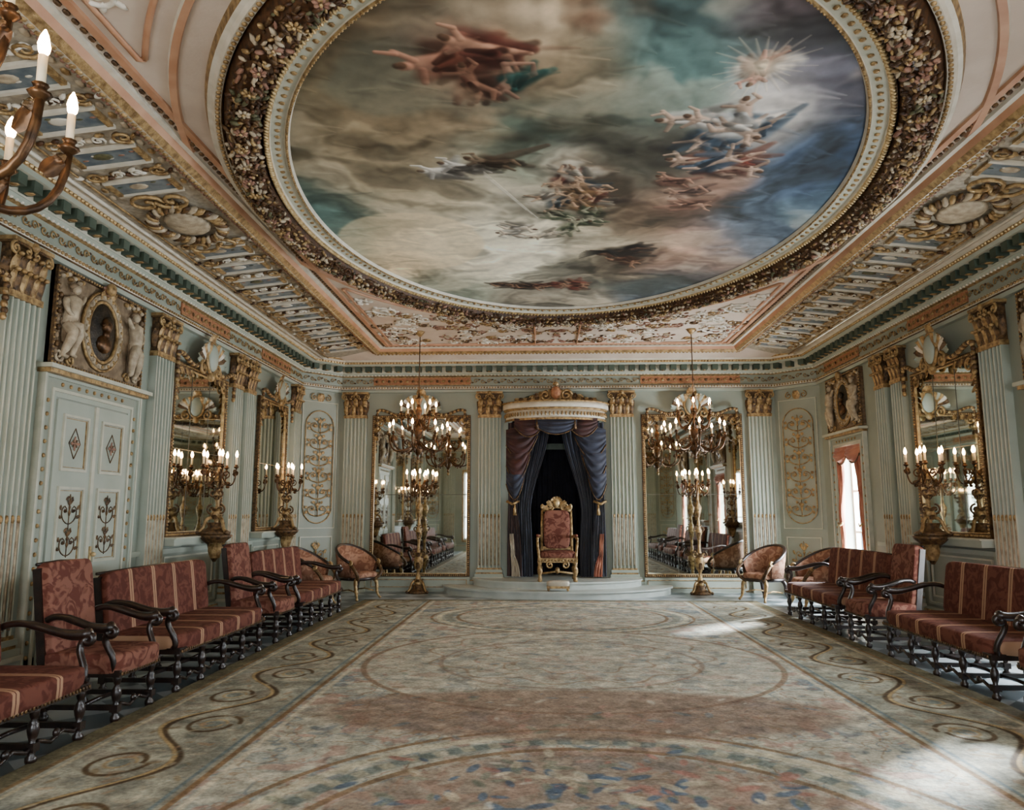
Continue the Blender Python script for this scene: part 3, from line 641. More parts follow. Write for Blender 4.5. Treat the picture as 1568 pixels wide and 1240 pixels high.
def torchere(h,n=6,r=.27,c=.6):
    b=MB(); g='gold_dark'
    b.add(lathe([(.19,0),(.2,.03),(.15,.06),(.1,.1),(.12,.16)],10),g,True)
    for k in range(3):
        a=120*k+90; X=R('z',a); b.add(tube([(q[0],q[1],q[2]) for q in bez((.06,0,.22),(.16,0,.24),(.12,0,.06),(.22,0,.03),8)],.024,6),'gold',True,X); b.add(ell((.22,0,.03),.03,6,4),g,True,X)
    k=h/2.2
    b.add(lathe([(.1*c,.1),(.13*c,.2*k),(.05*c,.34*k),(.05*c,.4*k),(.14*c,.52*k),(.15*c,.62*k),(.06*c,.76*k),(.04*c,.85*k),(.05*c,1.0*k),(.11*c,1.15*k),(.05*c,1.3*k),(.035*c,1.4*k),(.1*c,1.52*k),(.12*c,1.6*k),(.05*c,1.68*k),(.03*c,1.8*k),(.05*c,h-.25),(.02*c,h-.1)],12),'gold',True)
    for z,rr,hh in((.45*k,.11*c,.16*k),(1.0*k,.05*c,.17*k),(1.42*k,.05*c,.17*k),(.15*k,.1*c,.14*k),(.66*k,.1*c,.12*k)):
        for j in range(6): b.add(leaf(hh,.07,.05),'gold' if j%2 else 'gold_dark',True,R('z',60*j)@T(0,-rr,z))
    for s in(-1,1): b.add(tube(spiral(s*.09*c,1.2*k,.07,1.4,90,s,y=-.03),.013),g,True); b.add(tube(spiral(s*.12*c,.72*k,.07,1.4,90,-s,y=-.03),.014),g,True)
    for j in range(n): arm(b,360*j/n+15,r,h-.18,h-.1,'bronze',th=.01)
    candle(b,0,0,h-.08,'bronze')
    return b
TM=torchere(2.2,6,.25).mesh('torchere_candelabrum')
for x in(-2.62,2.66): place(TM,'torchere_candelabrum',(x,Y1-.38,0))
CMm=torchere(1.0,5,.22,.5).mesh('candelabrum')
b=MB(); b.add(lathe([(.02,-.35),(.05,-.3),(.1,-.12),(.2,-.04),(.22,0)],12),'gold_dark',True)
for j in range(5): b.add(leaf(.25,.12,.1),'gold',True,R('z',-80+40*j)@T(0,-.06,-.3))
BM=b.mesh('wall_bracket')
for x,y,rz in((-W+.34,9.95,90),(-W+.34,12.72,90),(-W+.34,5.15,90),(-W+.34,2.3,90),(W-.34,9.78,-90),(W-.34,5.0,-90)):
    place(BM,'wall_bracket',(x,y,1.21),rz); place(CMm,'candelabrum',(x,y,1.212))
# ------------------------------------------------------------------ ceiling: cove, frame, ring
RX=3.4; RY0=.85; RY1=13.95; EA=2.63; EB=3.72
ELL=[(EA*cos(2*pi*i/160),YC+EB*sin(2*pi*i/160)) for i in range(160)]
RECT=[(-RX,RY0),(RX,RY0),(RX,RY1),(-RX,RY1)]
b=MB(); cz0,cz1=4.47,4.60; XO=W-.4
for s in(-1,1):
    b.add(([(s*XO,Y0,cz0),(s*XO,Y1,cz0),(s*RX,RY1,cz1),(s*RX,RY0,cz1)],[(0,1,2,3)]),'cove_plaster')
b.add(([(-XO,Y1-.4,cz0),(XO,Y1-.4,cz0),(RX,RY1,cz1),(-RX,RY1,cz1)],[(0,1,2,3)]),'pink_plaster')
b.add(([(-XO,Y0+.4,cz0),(XO,Y0+.4,cz0),(RX,RY0,cz1),(-RX,RY0,cz1)],[(0,1,2,3)]),'pink_plaster')
rc=random.Random(11)
for s in(-1,1):
    X0=T(s*(XO+RX)/2,0,(cz0+cz1)/2)@R('y',s*math.degrees(math.atan2(cz1-cz0,XO-RX)))
    hw=(XO-RX)/2
    n=22; st=(RY1-RY0-.2)/n
    for k in range(n):
        yc=RY0+.1+st*(k+.5)
        if abs(yc-YC)<.75: continue
        Y=X0@T(0,yc,0)
        b.add(box(-hw*.46,hw*.46,-st*.22,st*.22,-.008,0),'blue_panel',False,Y)
        for q in((-hw*.54,hw*.54,-st*.27,-st*.21),(-hw*.54,hw*.54,st*.21,st*.27),(-hw*.54,-hw*.46,-st*.21,st*.21),(hw*.46,hw*.54,-st*.21,st*.21)): b.add(box(q[0],q[1],q[2],q[3],-.03,0),'ivory' if abs(q[1]-q[0])>.3 else 'gold',False,Y)
        b.add(ell((-.05,0,-.01),(.09,st*.1,.01),10,4),('stone_relief','ivory','leaf_green')[k%3],True,Y)
        for j in range(5): b.add(ell((-hw*.38+j*hw*.19,rc.uniform(-.05,.05),-.008),(.03,.015,.006),6,4),rc.choice(['leaf_green','rose_relief','ivory','sage_dark']),True,Y)
        Z=X0@T(0,yc-st/2,0)
        for j in range(15):
            u=-hw*.75+j*hw*1.5/14
            b.add(ell((0,0,0),(.045,.02,.022),6,4),rc.choice(['gold','gold_dark','stone_relief','ivory','white_relief','leaf_brown']),True,Z@T(u,rc.uniform(-.06,.06),-.02)@R('z',rc.uniform(-50,50)))
        for q,sg in enumerate((-1,1)):
            b.add(tube([(sg*hw*.5+.095*(1-.055*t)*cos(t*.6+q),.085*(1-.055*t)*sin(t*.6+q),-.03) for t in range(16)],[.017-.0006*t for t in range(16)],6),'gold',True,Z)
            b.add(tube([(sg*hw*.14+.06*(1-.055*t)*cos(-t*.6+q),.06*(1-.055*t)*sin(-t*.6+q),-.03) for t in range(16)],.010,5),'ivory',True,Z)
        for sg in(-1,1):
            for j in range(3): b.add(ell((sg*hw*(.63+.02*j),(j-1)*st*.26,-.01),(.03,.05,.016),6,4),'gold' if j%2 else 'stone_relief',True,Y)
    for off,m,r in((hw*.92,'ivory',.02),(hw*.76,'gold',.012),(-hw*.78,'gold',.012),(-hw*.92,'ivory',.025)):
        b.add(tube([(s*off,RY0-.6,-.015),(s*off,RY1+.3,-.015)],r,6),m,True,X0)
    Y=X0@T(0,YC,-.03)
    b.add(ell((0,0,0),(.22,.3,.05),14,6),'stone_relief',True,Y)
    for k in range(34):
        a=2*pi*k/34; b.add(ell((0,0,0),(.09,.035,.04),6,4),('gold','gold_dark','stone_relief')[k%3],True,Y@T(.32*cos(a),.42*sin(a),-.02)@R('z',math.degrees(a)+30))
    for sg in(-1,1):
        for k in range(5): b.add(leaf(.3-.02*abs(k-2)*2,.12,.04),'gold' if k%2 else 'gold_dark',True,Y@T(0,sg*.36,-.02)@R('z',0 if sg>0 else 180)@R('x',-90)@R('y',(k-2)*28))
        for q in range(2): b.add(tube([(.18*(1-.8*t/14)*cos(sg*t*.55+q*pi)+(.13 if q else -.13),sg*.6+.18*(1-.8*t/14)*sin(sg*t*.55+q*pi),-.02) for t in range(15)],.02,6),'gold',True,Y)
b.obj('ceiling_cove')
b=MB()
sweep(b,RECT,[(-.12,4.62),(-.12,4.55),(-.06,4.50),(0,4.49),(.05,4.53),(.08,4.58),(.12,4.585),(.12,4.62)],['ivory','stone_relief','ivory','gold','orange_line','ivory','ivory'])
sweep(b,RECT,[(.2,4.62),(.2,4.595),(.26,4.59),(.26,4.62)],'orange_line')
for x,y,a in along(RECT,-.03,.07): b.add(ell((0,0,0),(.026,.026,.016),6,4),'gold',True,T(x,y,4.492)@R('z',a))
for x,y,a in along(RECT,-.095,.06): b.add(ell((0,0,0),(.02,.02,.014),6,4),'rose_relief',True,T(x,y,4.525)@R('z',a))
for x,y,a in along(RECT,.16,.09): b.add(ell((0,0,0),(.035,.022,.015),6,4),'gold_dark',True,T(x,y,4.61)@R('z',a))
b.obj('trim_4')
b=MB()
sweep(b,ELL,[(.02,4.60),(.005,4.56),(-.01,4.55),(-.02,4.565),(-.025,4.575),(-.135,4.555),(-.14,4.53),(-.165,4.515),(-.19,4.53),(-.20,4.56)],['ivory','gold','gold','ivory','sage_fillet','ivory','gold_bright','gold_dark','gold_dark'],True)
sweep(b,ELL,[(-.20,4.56),(-.23,4.47),(-.30,4.42),(-.40,4.43),(-.46,4.49),(-.49,4.57)],'leaf_brown',True)
sweep(b,ELL,[(-.49,4.56),(-.50,4.53),(-.55,4.52),(-.57,4.55),(-.60,4.56),(-.62,4.62)],['gold','ivory','ivory','ivory','gold'],True)
sweep(b,ELL,[(-.80,4.62),(-.81,4.59),(-.86,4.585),(-.87,4.62)],['orange_line','orange_line','ivory'],True)
for off,sp,sz,z,m in((-.08,.11,(.022,.026,.013),4.56,'gold'),(-.165,.05,(.012,.028,.018),4.515,'gold_bright'),(-.525,.06,(.02,.02,.014),4.52,'gold'),(-.005,.04,(.01,.01,.01),4.552,'gold')):
    for x,y,a in along(ELL,off,sp): b.add(ell((0,0,0),sz,6,4),m,True,T(x,y,z)@R('z',a+(30 if off==-.165 else 0)))
b.obj('trim_5')
b=MB()
for off,z in((-.225,4.48),(-.265,4.44),(-.31,4.415),(-.355,4.41),(-.40,4.43),(-.445,4.465)):
    for x,y,a in along(ELL,off,.05):
        grp=int((a+360)/7)%3
        m=random.choice(['leaf_brown','gold_dark','rose_relief','gold','stone_relief','gold_dark','gold','stone_relief'] if grp else ['leaf_brown','gold_dark','leaf_brown','leaf_green','gold','gold_dark'])
        s=random.uniform(.6,1.15)
        b.add(ell((0,0,0),(.042*s,.017*s,.018*s),5,4),m,True,T(x+random.uniform(-.02,.02),y+random.uniform(-.02,.02),z-random.uniform(0,.02))@R('z',a+random.uniform(-75,75))@R('y',random.uniform(-30,30)))
for k0,(x,y,a) in enumerate(along(ELL,-.35,.30)):
    for k in range(7): b.add(ell((0,0,0),(.024,.013,.014),6,4),('stone_relief','gold','rose_relief')[k0%3],True,T(x+.034*cos(k*.9),y+.034*sin(k*.9),4.393)@R('z',math.degrees(k*.9)))
    b.add(ell((0,0,-.012),.014,6,4),'gold_bright',True,T(x,y,4.395))
b.obj('ceiling_floral_wreath')
b=MB(); rs=random.Random(5)
def inspan(x,y,mg=.92):
    return ((x/(EA+mg))**2+((y-YC)/(EB+mg))**2>1) and x<RX-.3 and y<RY1-.3
def quad(vf,m,x,y,rot,z=4.61):
    for sx in(1,-1):
        for sy in(1,-1):
            X=T(sx*x,YC+sy*(y-YC),z)@S(sx,sy,1)@R('z',rot)
            b.add(vf,m,True,X)
cnt=0
while cnt<130:
    x=rs.uniform(0,RX-.32); y=rs.uniform(YC+1.5,RY1-.34)
    if not inspan(x,y): continue
    if x>1.9 and y<11.4: continue
    cnt+=1
    r=rs.uniform(.06,.14); sp=[(p[0],p[2],0) for p in spiral(0,0,r,1.4,0,rs.choice((-1,1)),12)]
    quad(tube(sp,rs.uniform(.008,.016),5),rs.choice(['gold','rose_relief','white_relief','white_relief','gold_dark','stone_relief']),x,y,rs.uniform(0,360))
    for k in range(3):
        xx=x+rs.uniform(-.15,.15); yy=y+rs.uniform(-.15,.15)
        if inspan(xx,yy): quad(ell((0,0,0),(rs.uniform(.03,.06),.018,.013),6,4),rs.choice(['gold','rose_relief','white_relief','gold_dark','stone_relief']),xx,yy,rs.uniform(0,360))
for (x,y,r,d) in((2.75,11.3,.24,1),(2.45,11.95,.2,-1),(2.95,10.75,.14,-1),(2.7,12.6,.26,1)):
    quad(tube([(p[0],p[2],0) for p in spiral(0,0,r,1.6,90,d,22)],.018,6),'white_relief',x,y,0)
    for k in range(6): quad(ell((0,0,0),(.06,.025,.018),6,4),'white_relief',x+.9*r*cos(k),y+.9*r*sin(k),k*60)
for sx in(1,-1):
    for sy in(1,-1):
        L=[]
        for a in np.linspace(radians(22),radians(84),40):
            p=((EA+1.02)*cos(a),YC+(EB+1.02)*sin(a))
            if p[0]<RX-.35 and p[1]<RY1-.3: L.append(p)
        L=L+[(L[-1][0],RY1-.3),(RX-.35,RY1-.3),(RX-.35,L[0][1]),L[0]]
        b.add(tube([(sx*x,YC+sy*(y-YC),4.608) for x,y in L],.022,6),'orange_line',True)
b.obj('ceiling_relief')
# ------------------------------------------------------------------ numeric noise
def h2(ix,iy,s): 
    v=np.sin(ix*127.1+iy*311.7+s*74.7)*43758.5453; return v-np.floor(v)
def vn(x,y,s=0):
    ix=np.floor(x);iy=np.floor(y);fx=x-ix;fy=y-iy;fx=fx*fx*(3-2*fx);fy=fy*fy*(3-2*fy)
    return (h2(ix,iy,s)*(1-fx)+h2(ix+1,iy,s)*fx)*(1-fy)+(h2(ix,iy+1,s)*(1-fx)+h2(ix+1,iy+1,s)*fx)*fy
def fbm(x,y,o=5,s=0):
    r=0;a=.5;t=0
    for k in range(o): r=r+a*vn(x,y,s+k*3.1); t+=a; x,y=(x*1.63-y*1.2+5.1),(x*1.2+y*1.63+1.7); a*=.5
    return r/t
def sst(a,c,x): t=np.clip((x-a)/(c-a),0,1); return t*t*(3-2*t)
def mix(C,c,m): return C*(1-m[...,None])+np.array(c,float)*m[...,None]
def gridmesh(name,xs,ys,z,C,matn,keep=None):
    nx,ny=len(xs),len(ys); X,Y=np.meshgrid(xs,ys); V=np.stack([X,Y,np.full_like(X,z)],-1).reshape(-1,3)
    I=np.arange(nx*ny).reshape(ny,nx); q=np.stack([I[:-1,:-1],I[:-1,1:],I[1:,1:],I[1:,:-1]],-1).reshape(-1,4)
    if keep is not None:
        kk=keep.reshape(-1); q=q[kk[q].all(1)]; used=np.unique(q); mp=-np.ones(nx*ny,int); mp[used]=np.arange(len(used)); q=mp[q]; V=V[used]; Cf=C.reshape(-1,3)[used]
    else: Cf=C.reshape(-1,3)
    me=bpy.data.meshes.new(name); me.vertices.add(len(V)); me.vertices.foreach_set('co',V.ravel())
    me.loops.add(len(q)*4); me.loops.foreach_set('vertex_index',q.ravel().astype(np.int32)); me.polygons.add(len(q)); me.polygons.foreach_set('loop_start',np.arange(0,len(q)*4,4,dtype=np.int32))
    me.update(calc_edges=True); me.validate()
    ca=me.color_attributes.new('paint','FLOAT_COLOR','POINT'); lin=(np.clip(Cf,0,255)/255.)**2.2
    ca.data.foreach_set('color',np.concatenate([lin,np.ones((len(lin),1))],1).astype(np.float32).ravel())
    me.materials.append(MT[matn]); return place(me,name)
# ------------------------------------------------------------------ ceiling painting
xs=np.linspace(-EA-.02,EA+.02,680); ys=np.linspace(YC-EB-.02,YC+EB+.02,940)
X,Y=np.meshgrid(xs,ys); s=X/EA; t=(Y-YC)/EB
w1=fbm(X*.8,Y*.8,5,1)-.5; w2=fbm(X*.8+7,Y*.8+3,5,2)-.5
sw=s+w1*.32; tw=t+w2*.32
BL=[(-.8,-.55,.3,(88,80,60)),(-.45,-.95,.3,(104,88,66)),(-.6,-.2,.22,(142,128,100)),(-.98,.05,.2,(66,96,92)),(-.72,.28,.22,(232,200,150)),(-.42,.16,.29,(220,213,184)),(-.55,.62,.2,(118,130,114)),
(-.18,-.02,.17,(208,196,166)),(-.12,-.78,.18,(184,158,122)),(-.32,-.68,.10,(130,76,56)),(0,-.5,.15,(82,74,56)),(-.1,-.35,.13,(100,116,98)),(.18,-.85,.16,(74,96,96)),(.28,-.62,.17,(80,110,106)),
(.3,-.28,.15,(80,78,66)),(.22,.1,.15,(108,90,70)),(.06,-.12,.08,(90,72,56)),(.5,-.9,.15,(94,82,84)),(.82,-.62,.2,(84,84,96)),(.62,-.46,.11,(210,204,194)),(.92,-.2,.2,(66,88,116)),(.82,.2,.2,(82,100,116)),
(.6,.45,.2,(158,120,98)),(.3,.5,.16,(106,96,78)),(0,.88,.2,(124,118,102)),(-.22,.42,.24,(210,202,174)),(.1,.34,.14,(176,164,136)),(.45,-.05,.13,(130,98,80)),(.0,.12,.13,(190,178,146)),(.7,.75,.2,(78,90,98)),(.02,-.25,.08,(208,198,172)),(-.55,-.45,.15,(136,116,86))]
num=np.zeros(X.shape+(3,)); den=np.zeros(X.shape)+1e-9
for (a,c,r,col) in BL:
    w=np.exp(-(((sw-a)**2+(tw-c)**2)/(r*r)))**1.1+1e-7; num+=w[...,None]*np.array(col,float); den+=w
C=num/den[...,None]
f1=fbm(X*.95+w1*2.2,Y*1.25+w2*2.2,4,11); f2=fbm(X*2.2+w2*2,Y*2.6+w1*1.5,4,17)
ed=fbm((X+.10)*.95+w1*2.2,(Y-.10)*1.25+w2*2.2,4,11)
lum=1+.55*(f1-.5)+.28*(f2-.5)+2.0*(f1-ed)
C*=np.clip(lum,.5,1.4)[...,None]
C=mix(C,(216,198,166),sst(.57,.72,f1)*.35)
C=mix(C,(50,52,46),sst(.46,.28,f1)*.4*sst(-.5,-.1,s))
C=mix(C,(88,120,116),sst(.55,.7,fbm(X*.8+30,Y*.8,4,23))*.22)
dd=np.hypot((X+1.75),(Y-YC-.95)*.9)+.12*w1; C=mix(C,(242,218,170),sst(.86,.80,dd)*.55); C=mix(C,(252,234,192),sst(.6,.1,dd)*.4)
def cap(p0,p1,r0,r1,col,al=.9,soft=.35):
    x0,y0=p0;x1,y1=p1; R_=max(r0,r1)*2
    ax=np.searchsorted(xs,[min(x0,x1)-R_,max(x0,x1)+R_]); ay=np.searchsorted(ys,[min(y0,y1)-R_,max(y0,y1)+R_])
    if ax[0]>=ax[1] or ay[0]>=ay[1]: return
    sl=(slice(ay[0],ay[1]),slice(ax[0],ax[1])); x=X[sl];y=Y[sl]
    dx,dy=x1-x0,y1-y0; L2=dx*dx+dy*dy+1e-9; tt=np.clip(((x-x0)*dx+(y-y0)*dy)/L2,0,1)
    d=np.hypot(x-x0-tt*dx,y-y0-tt*dy); r=r0+(r1-r0)*tt
    m=sst(1+soft,1-soft,d/r)*al
    sh=1+.42*np.tanh(((x-x0-tt*dx)*.6-(y-y0-tt*dy)*.8)/r*1.2)
    Cs=C[sl]; cc=np.array(col,float)[None,None]*sh[...,None]; C[sl]=Cs*(1-m[...,None])+cc*m[...,None]
rp=random.Random(3)
def figure(sx,ty,size,ang,skin=(190,150,120),cloth=(120,60,50),alpha=.85):
    cx,cy=sx*EA,YC+ty*EB; z=size
    def P(u,v):
        a=radians(ang); return (cx+z*(u*cos(a)-v*sin(a)),cy+z*(u*sin(a)+v*cos(a)))
    j=lambda k: rp.uniform(-k,k)
    dk=tuple(c*.42 for c in cloth)
    for k in range(9):
        u=j(.3)-.1;v=j(.25); cap(P(u,v),P(u-.35+j(.25),v+j(.3)),.14*z,.06*z,(cloth,dk,tuple(c*.75 for c in cloth))[k%3],.6,.6)
    sd=tuple(c*.75 for c in skin); b1=j(.12);b2=j(.12)
    cap(P(-.15,.04),P(-.42,.16+b1),.085*z,.06*z,skin,alpha); cap(P(-.42,.16+b1),P(-.62,.02+b2),.058*z,.035*z,skin,alpha)
    cap(P(-.15,-.05),P(-.4,-.12+b2),.085*z,.06*z,sd,alpha); cap(P(-.4,-.12+b2),P(-.6,-.2+b1),.055*z,.032*z,sd,alpha)
    cap(P(-.14,0),P(.16,.03),.1*z,.12*z,skin,alpha)
    cap(P(.18,.10),P(.30,.26+j(.08)),.05*z,.042*z,skin,alpha); cap(P(.3,.26),P(.46,.28+j(.1)),.04*z,.028*z,skin,alpha)
    cap(P(.18,-.08),P(.26,-.24+j(.06)),.05*z,.042*z,sd,alpha)
    cap(P(.30,.04),P(.335,.05),.075*z,.07*z,skin,alpha); cap(P(.345,.07),P(.38,.08),.06*z,.05*z,(70,50,36),.85)
    for k in range(4): cap(P(-.26+j(.1),j(.12)),P(.0+j(.1),-.06+j(.1)),.07*z,.04*z,(cloth,dk)[k%2],.75,.45)
def wings(sx,ty,size,col):
    cx,cy=sx*EA,YC+ty*EB
    for sg in(0,1):
        for k in range(7):
            a=.3+sg*2.2+k*.12; cap((cx,cy),(cx+size*cos(a)*(1-.06*k),cy+size*sin(a)*(1-.06*k)),.08*size,.03*size,col,.6,.5)
def puff(sx,ty,size,col,n=14,al=.4):
    for k in range(n):
        a=rp.uniform(0,6.28);r=rp.uniform(0,size); x=sx*EA+r*cos(a)*1.5;y=YC+ty*EB+r*sin(a); cap((x,y),(x+rp.uniform(-.1,.1),y),rp.uniform(.2,.45)*size,rp.uniform(.2,.4)*size,col,al*rp.uniform(.5,1),.8)
puff(-.12,-.8,.35,(200,176,142)); puff(.6,-.46,.25,(218,210,198)); puff(.5,-.66,.14,(236,226,208),10,.6)
puff(-.12,-.05,.28,(212,202,176)); puff(.03,-.24,.16,(222,214,192)); puff(.2,-.05,.18,(54,46,40)); puff(.12,.06,.16,(48,44,38),12,.5); puff(.1,.2,.2,(190,178,148)); puff(.28,.40,.14,(38,38,36),8,.55); puff(.3,-.35,.3,(58,56,50),12,.4); puff(-.05,-.45,.25,(58,54,42),12,.35)
puff(.03,-.82,.2,(112,80,60)); puff(-.3,-.48,.28,(150,128,98)); puff(.62,.35,.3,(176,138,114),12,.4); puff(.35,.62,.25,(160,144,118),10,.35); puff(.45,-.35,.22,(116,122,126),10,.4); puff(.52,-.18,.2,(122,92,78),10,.4)
figure(-.38,-.70,.7,160,(164,112,88),(104,56,42)); figure(-.27,-.74,.62,200,(166,120,94),(88,46,38)); figure(-.19,-.62,.5,120,(154,114,92),(42,80,74)); figure(-.3,-.64,.5,250,(124,86,66),(76,46,36)); puff(-.33,-.58,.2,(180,150,116),8,.35)
figure(-.45,-.25,.5,170,(206,202,190),(166,164,156)); figure(-.38,-.27,.5,195,(190,184,172),(122,116,106)); figure(-.29,-.29,.5,200,(110,90,70),(62,52,40)); cap((-.26*EA,YC-.3*EB),(-.08*EA,YC-.37*EB),.08,.03,(70,56,44),.7)
for q in range(3): cap((-.3*EA,YC-(.22+.01*q)*EB),(-.16*EA+.06*q,YC+(.0+.03*q)*EB),.009,.007,(222,216,196),.5)
for (a,c,g,k) in((-.03,-.18,120,0),(.03,-.21,60,1),(.07,-.15,200,2),(0,-.08,20,3),(.06,-.05,160,1),(-.04,-.02,100,2),(.1,-.1,300,0),(.03,-.13,240,3),(-.06,-.1,330,1),(.09,-.0,40,3)):
    figure(a,c,.4,g,(172,138,108),((96,50,42),(176,168,150),(58,70,78),(120,90,58))[k])
for a,c,g in((-.0,.06,30),(.06,.09,190),(.1,.05,80),(.03,.11,280)): figure(a,c,.38,g,(146,142,116),(76,88,64))
figure(-.18,.13,.42,10,(200,184,156),(200,190,172)); figure(-.24,.18,.36,190,(190,172,146),(208,202,184)); figure(-.1,.2,.34,150,(196,176,148),(196,184,160))
figure(.25,.36,.6,160,(84,62,48),(30,28,28)); figure(.31,.44,.5,30,(136,100,76),(92,58,42)); wings(.2,.34,.4,(32,32,30))
for (a,g) in((-.27,10),(-.21,170),(-.15,20),(-.07,160),(-.01,0),(.05,190),(.1,30)): figure(a,.70+.02*sin(g),.4,g,(136,102,78),(44,36,34) if a<-.05 else (112,56,46))
for (a,c,g,k) in((.33,-.47,170,1),(.40,-.46,200,1),(.46,-.38,100,2),(.5,-.33,60,2),(.5,-.5,250,3),(.54,-.26,150,0),(.47,-.24,190,0),(.6,-.24,20,4),(.4,-.28,180,0),(.57,-.4,90,2),(.44,-.42,300,2),(.53,-.42,30,1),(.5,-.28,330,2)):
    figure(a,c,.52,g,(182,150,126),((124,84,70),(206,202,192),(66,88,108),(170,178,180),(116,56,46))[k])
figure(.49,-.64,.42,90,(190,126,104),(216,176,150),.7)
for k in range(26):
    a=.24*k; l=rp.uniform(.25,.42); cap((.49*EA,YC-.66*EB),(.49*EA+l*cos(a),YC-.66*EB+l*sin(a)),.025,.006,(230,212,178),.25,.7)
figure(.42,-.1,.4,170,(158,118,96),(108,84,74)); figure(.5,-.02,.4,10,(164,124,100),(138,96,78)); figure(.36,-.18,.4,200,(154,114,92),(114,76,62))
for k in range(420):
    x=rp.uniform(-EA,EA); y=rp.uniform(YC-EB,YC+EB); ix=min(len(xs)-1,np.searchsorted(xs,x)); iy=min(len(ys)-1,np.searchsorted(ys,y))
    col=C[iy,ix]*rp.choice((1.12,.9,1.06)); a=rp.uniform(-.6,.6); l=rp.uniform(.1,.35); cap((x,y),(x+l*cos(a),y+l*sin(a)),rp.uniform(.03,.07),.01,tuple(col),.3,.8)
g=C.mean(-1,keepdims=True); C=C*.85+g*.15
keep=(s*s+t*t)<1.02
gridmesh('ceiling_painting',xs,ys,4.596,C,'fresco_paint',keep)
# ------------------------------------------------------------------ carpet
CX=3.36; xs=np.linspace(-CX,CX,640); ys=np.linspace(-.3,13.3,1300); X,Y=np.meshgrid(xs,ys); x=np.abs(X)
C=np.zeros(X.shape+(3,))+np.array((168,166,149),float)
n1=fbm(X*1.5,Y*1.5,4,3); n2=fbm(X*5,Y*5,4,5); n3=fbm(x*9,Y*9,3,8); n4=fbm(X*14,Y*14,3,18)
C*= (.88+.24*n1)[...,None]
def line(v,c,w): return sst(w,w*.5,np.abs(v-c))
vine=lambda sc,sd,th: sst(th,th*.4,np.abs(fbm(x*sc,Y*sc,3,sd)-.5))
C=mix(C,(126,134,130),sst(.5,.62,n2)*.5)
C=mix(C,(132,110,86),vine(3.2,31,.018)*.7); C=mix(C,(98,114,124),vine(2.6,71,.014)*.6); C=mix(C,(150,116,102),vine(4.4,83,.02)*.55)
C=mix(C,(100,114,122),sst(.62,.7,fbm(x*4,Y*4,3,41))*.6); C=mix(C,(156,124,110),sst(.64,.72,fbm(x*5,Y*5,3,47))*.6)
C=mix(C,(196,192,172),sst(.64,.72,fbm(x*6,Y*6,3,57))*.5)
def med(cx,cy,rx,ry,inner,al=.6):
    global C
    d=np.hypot(X/rx,(Y-cy)/ry)
    C=mix(C,inner,sst(1.0,.94,d)*al)
    for q,c,w in((1.0,(116,94,70),.022),(1.09,(100,112,108),.045),(1.18,(194,188,160),.035),(1.25,(120,96,70),.018)): C=mix(C,c,line(d,q,w)*.8)
    an=np.arctan2(Y-cy,X/rx*ry); C=mix(C,(178,168,140),line(d,1.09,.04)*sst(-.2,.4,np.sin(an*60))*.6)
    return d
d1=med(0,3.3,1.6,1.75,(136,116,100)); d3=med(0,11.2,1.5,1.2,(172,166,148),.4)
d2=np.hypot(X/2.05,(Y-7.9)/2.0)
C=mix(C,(182,176,156),sst(1.02,.98,d2)*.45)
C=mix(C,(122,100,80),line(d2,1.0,.018)*.7); dl=np.hypot(X/2.1,(Y-5.95)/.75); C=mix(C,(128,104,88),sst(1.05,.85,dl)*.65)
C=mix(C,(132,112,96),line(np.hypot(X/1.3,(Y-7.9)/1.2),1.0,.025)*.55)
for r in(.5,.75): C=mix(C,(140,116,94),line(np.hypot(X/1.9,(Y-8.3)/1.8)+.05*np.sin(np.arctan2(Y-8.3,X)*12),r,.013)*.6)
def blobs(n,gen,cols,al):
    global C
    for k in range(n):
        fx,fy,rr=gen(); th=rp.uniform(0,3.14); sl=(slice(*np.searchsorted(ys,[fy-.2,fy+.2])),slice(*np.searchsorted(xs,[fx-.2,fx+.2])))
        if C[sl].size==0: continue
        u=(X[sl]-fx)*cos(th)+(Y[sl]-fy)*sin(th); v=-(X[sl]-fx)*sin(th)+(Y[sl]-fy)*cos(th)
        C[sl]=mix(C[sl],rp.choice(cols),sst(1.2,.7,np.hypot(u/rr,v/rr*2.4))*al)
blobs(150,lambda:(rp.gauss(0,.6),4.35+rp.gauss(0,.26),rp.uniform(.04,.1)),[(84,104,124),(76,92,110),(116,122,108),(152,110,98),(186,176,150)],.8)
blobs(600,lambda:(rp.uniform(-2.05,2.05),rp.uniform(2,12.8),rp.uniform(.03,.08)),[(104,118,124),(164,128,114),(134,114,90),(116,124,106),(192,186,168)],.55)
bm=sst(2.16,2.2,x); C=mix(C,(138,138,122),bm*.75); C*= (1-.12*bm*(n2-.5)*4)[...,None]
for q,c,w in((2.2,(118,92,64),.028),(2.27,(100,114,116),.02),(2.12,(190,182,158),.028),(3.2,(122,98,66),.028),(3.13,(184,174,144),.02)): C=mix(C,c,line(x,q,w)*.85)
xb=x-2.72; ph=2*pi*Y/1.7
def ln2(v,w): return sst(w,w*.45,np.abs(v))
C=mix(C,(62,48,32),ln2(xb-.22*np.sin(ph),.05)*.85*bm); C=mix(C,(172,150,108),ln2(xb-.22*np.sin(ph)-.02,.022)*.85*bm)
yy=(Y/.85-np.floor(Y/.85)-.5)*.85; sg=np.where(np.floor(Y/.85)%2==0,1,-1)
rr=np.hypot((xb+.10*sg)*1.25,yy); an=np.arctan2(yy,xb+.1*sg)
C=mix(C,(74,58,38),ln2(rr-.2-.03*an/pi*sg,.028)*.85*bm); C=mix(C,(164,140,100),ln2(rr-.1-.02*an/pi,.02)*.7*bm); C=mix(C,(96,108,106),sst(.08,.06,rr)*.6*bm)
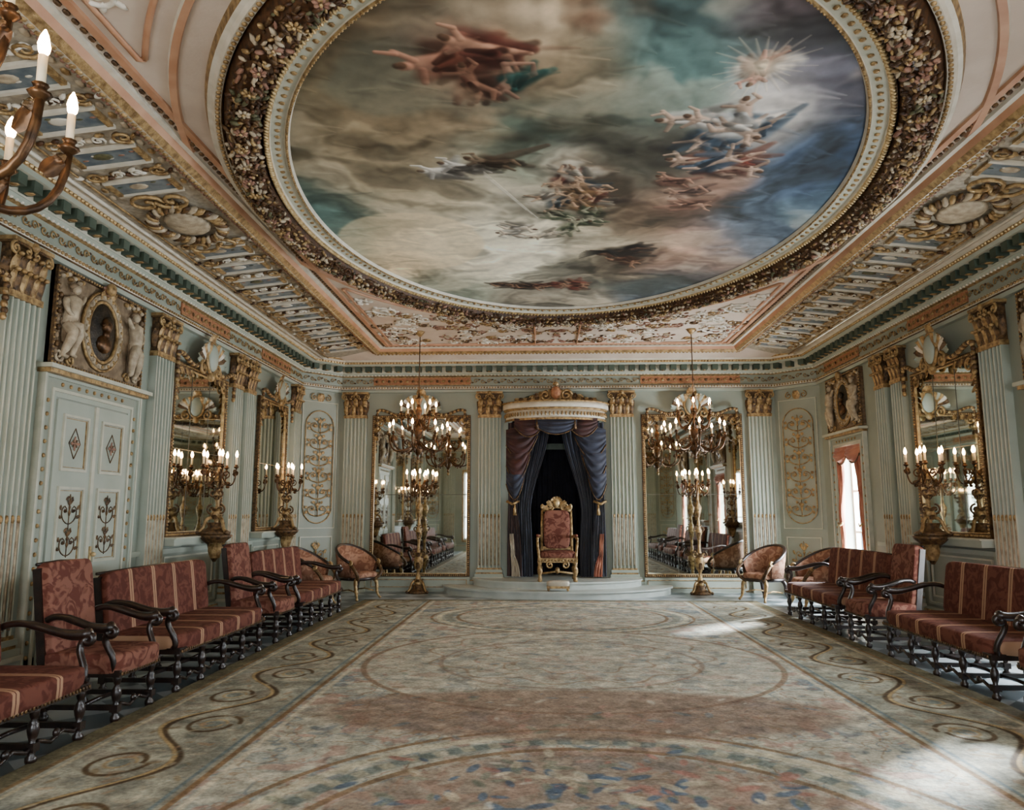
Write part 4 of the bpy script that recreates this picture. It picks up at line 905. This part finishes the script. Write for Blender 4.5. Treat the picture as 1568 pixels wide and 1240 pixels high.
blobs(900,lambda:(rp.choice((-1,1))*rp.uniform(2.32,3.1),rp.uniform(0,12.9),rp.uniform(.03,.065)),[(104,112,104),(150,122,96),(118,98,68),(178,170,146)],.5)
C=mix(C,(90,84,62),sst(3.2,3.24,x)*.85)
ye=np.minimum(Y+.3,13.3-Y); C=mix(C,(98,94,74),sst(.2,.14,ye)*.8); C=mix(C,(140,118,88),line(ye,.26,.03)*.7); C=mix(C,(138,116,88),line(ye,.75,.025)*.7*(1-bm))
C*= (.84+.34*n3)[...,None]; C*=(.86+.30*n4)[...,None]
o=gridmesh('carpet',xs,ys,.012,C,'carpet_weave')
# ------------------------------------------------------------------ lights
sc=bpy.context.scene
w=bpy.data.worlds.new('sky'); sc.world=w; w.use_nodes=True; nt=w.node_tree; bg=nt.nodes['Background']
bg.inputs[0].default_value=(.72,.84,1,1); bg.inputs[1].default_value=2.5
def area(name,loc,rot,sx,sy,e,col):
    l=bpy.data.lights.new(name,'AREA'); l.shape='RECTANGLE'; l.size=sx; l.size_y=sy; l.energy=e; l.color=col
    o=bpy.data.objects.new(name,l); sc.collection.objects.link(o); o.location=loc; o.rotation_euler=rot; return o
for y,e in zip(WIN,(900,640,230)): area('window_area_light',(W+.34,y,1.55),(0,radians(90),0),2.1,.98,e,(.84,.92,1))
for x in(-2.45,2.45): area('window_area_light',(x,Y0-.34,1.8),(radians(90),0,0),1.85,2.6,240,(.92,.96,1))  # room fill from behind the camera, set at the added front windows
l=bpy.data.lights.new('sun','SUN'); l.energy=48; l.angle=radians(5); l.color=(.88,.94,1)
o=bpy.data.objects.new('sun',l); sc.collection.objects.link(o)
from mathutils import Vector
o.rotation_euler=Vector((-1,-.95,-.72)).to_track_quat('-Z','Y').to_euler(); o.location=(9,14,6)
# ------------------------------------------------------------------ camera
cam=bpy.data.cameras.new('camera'); cam.sensor_width=36; cam.lens=26.4; cam.clip_start=.05
co=bpy.data.objects.new('camera',cam); sc.collection.objects.link(co); co.location=(-.27,0,1.5); co.rotation_euler=(radians(98.16),0,radians(2.29)); sc.camera=co
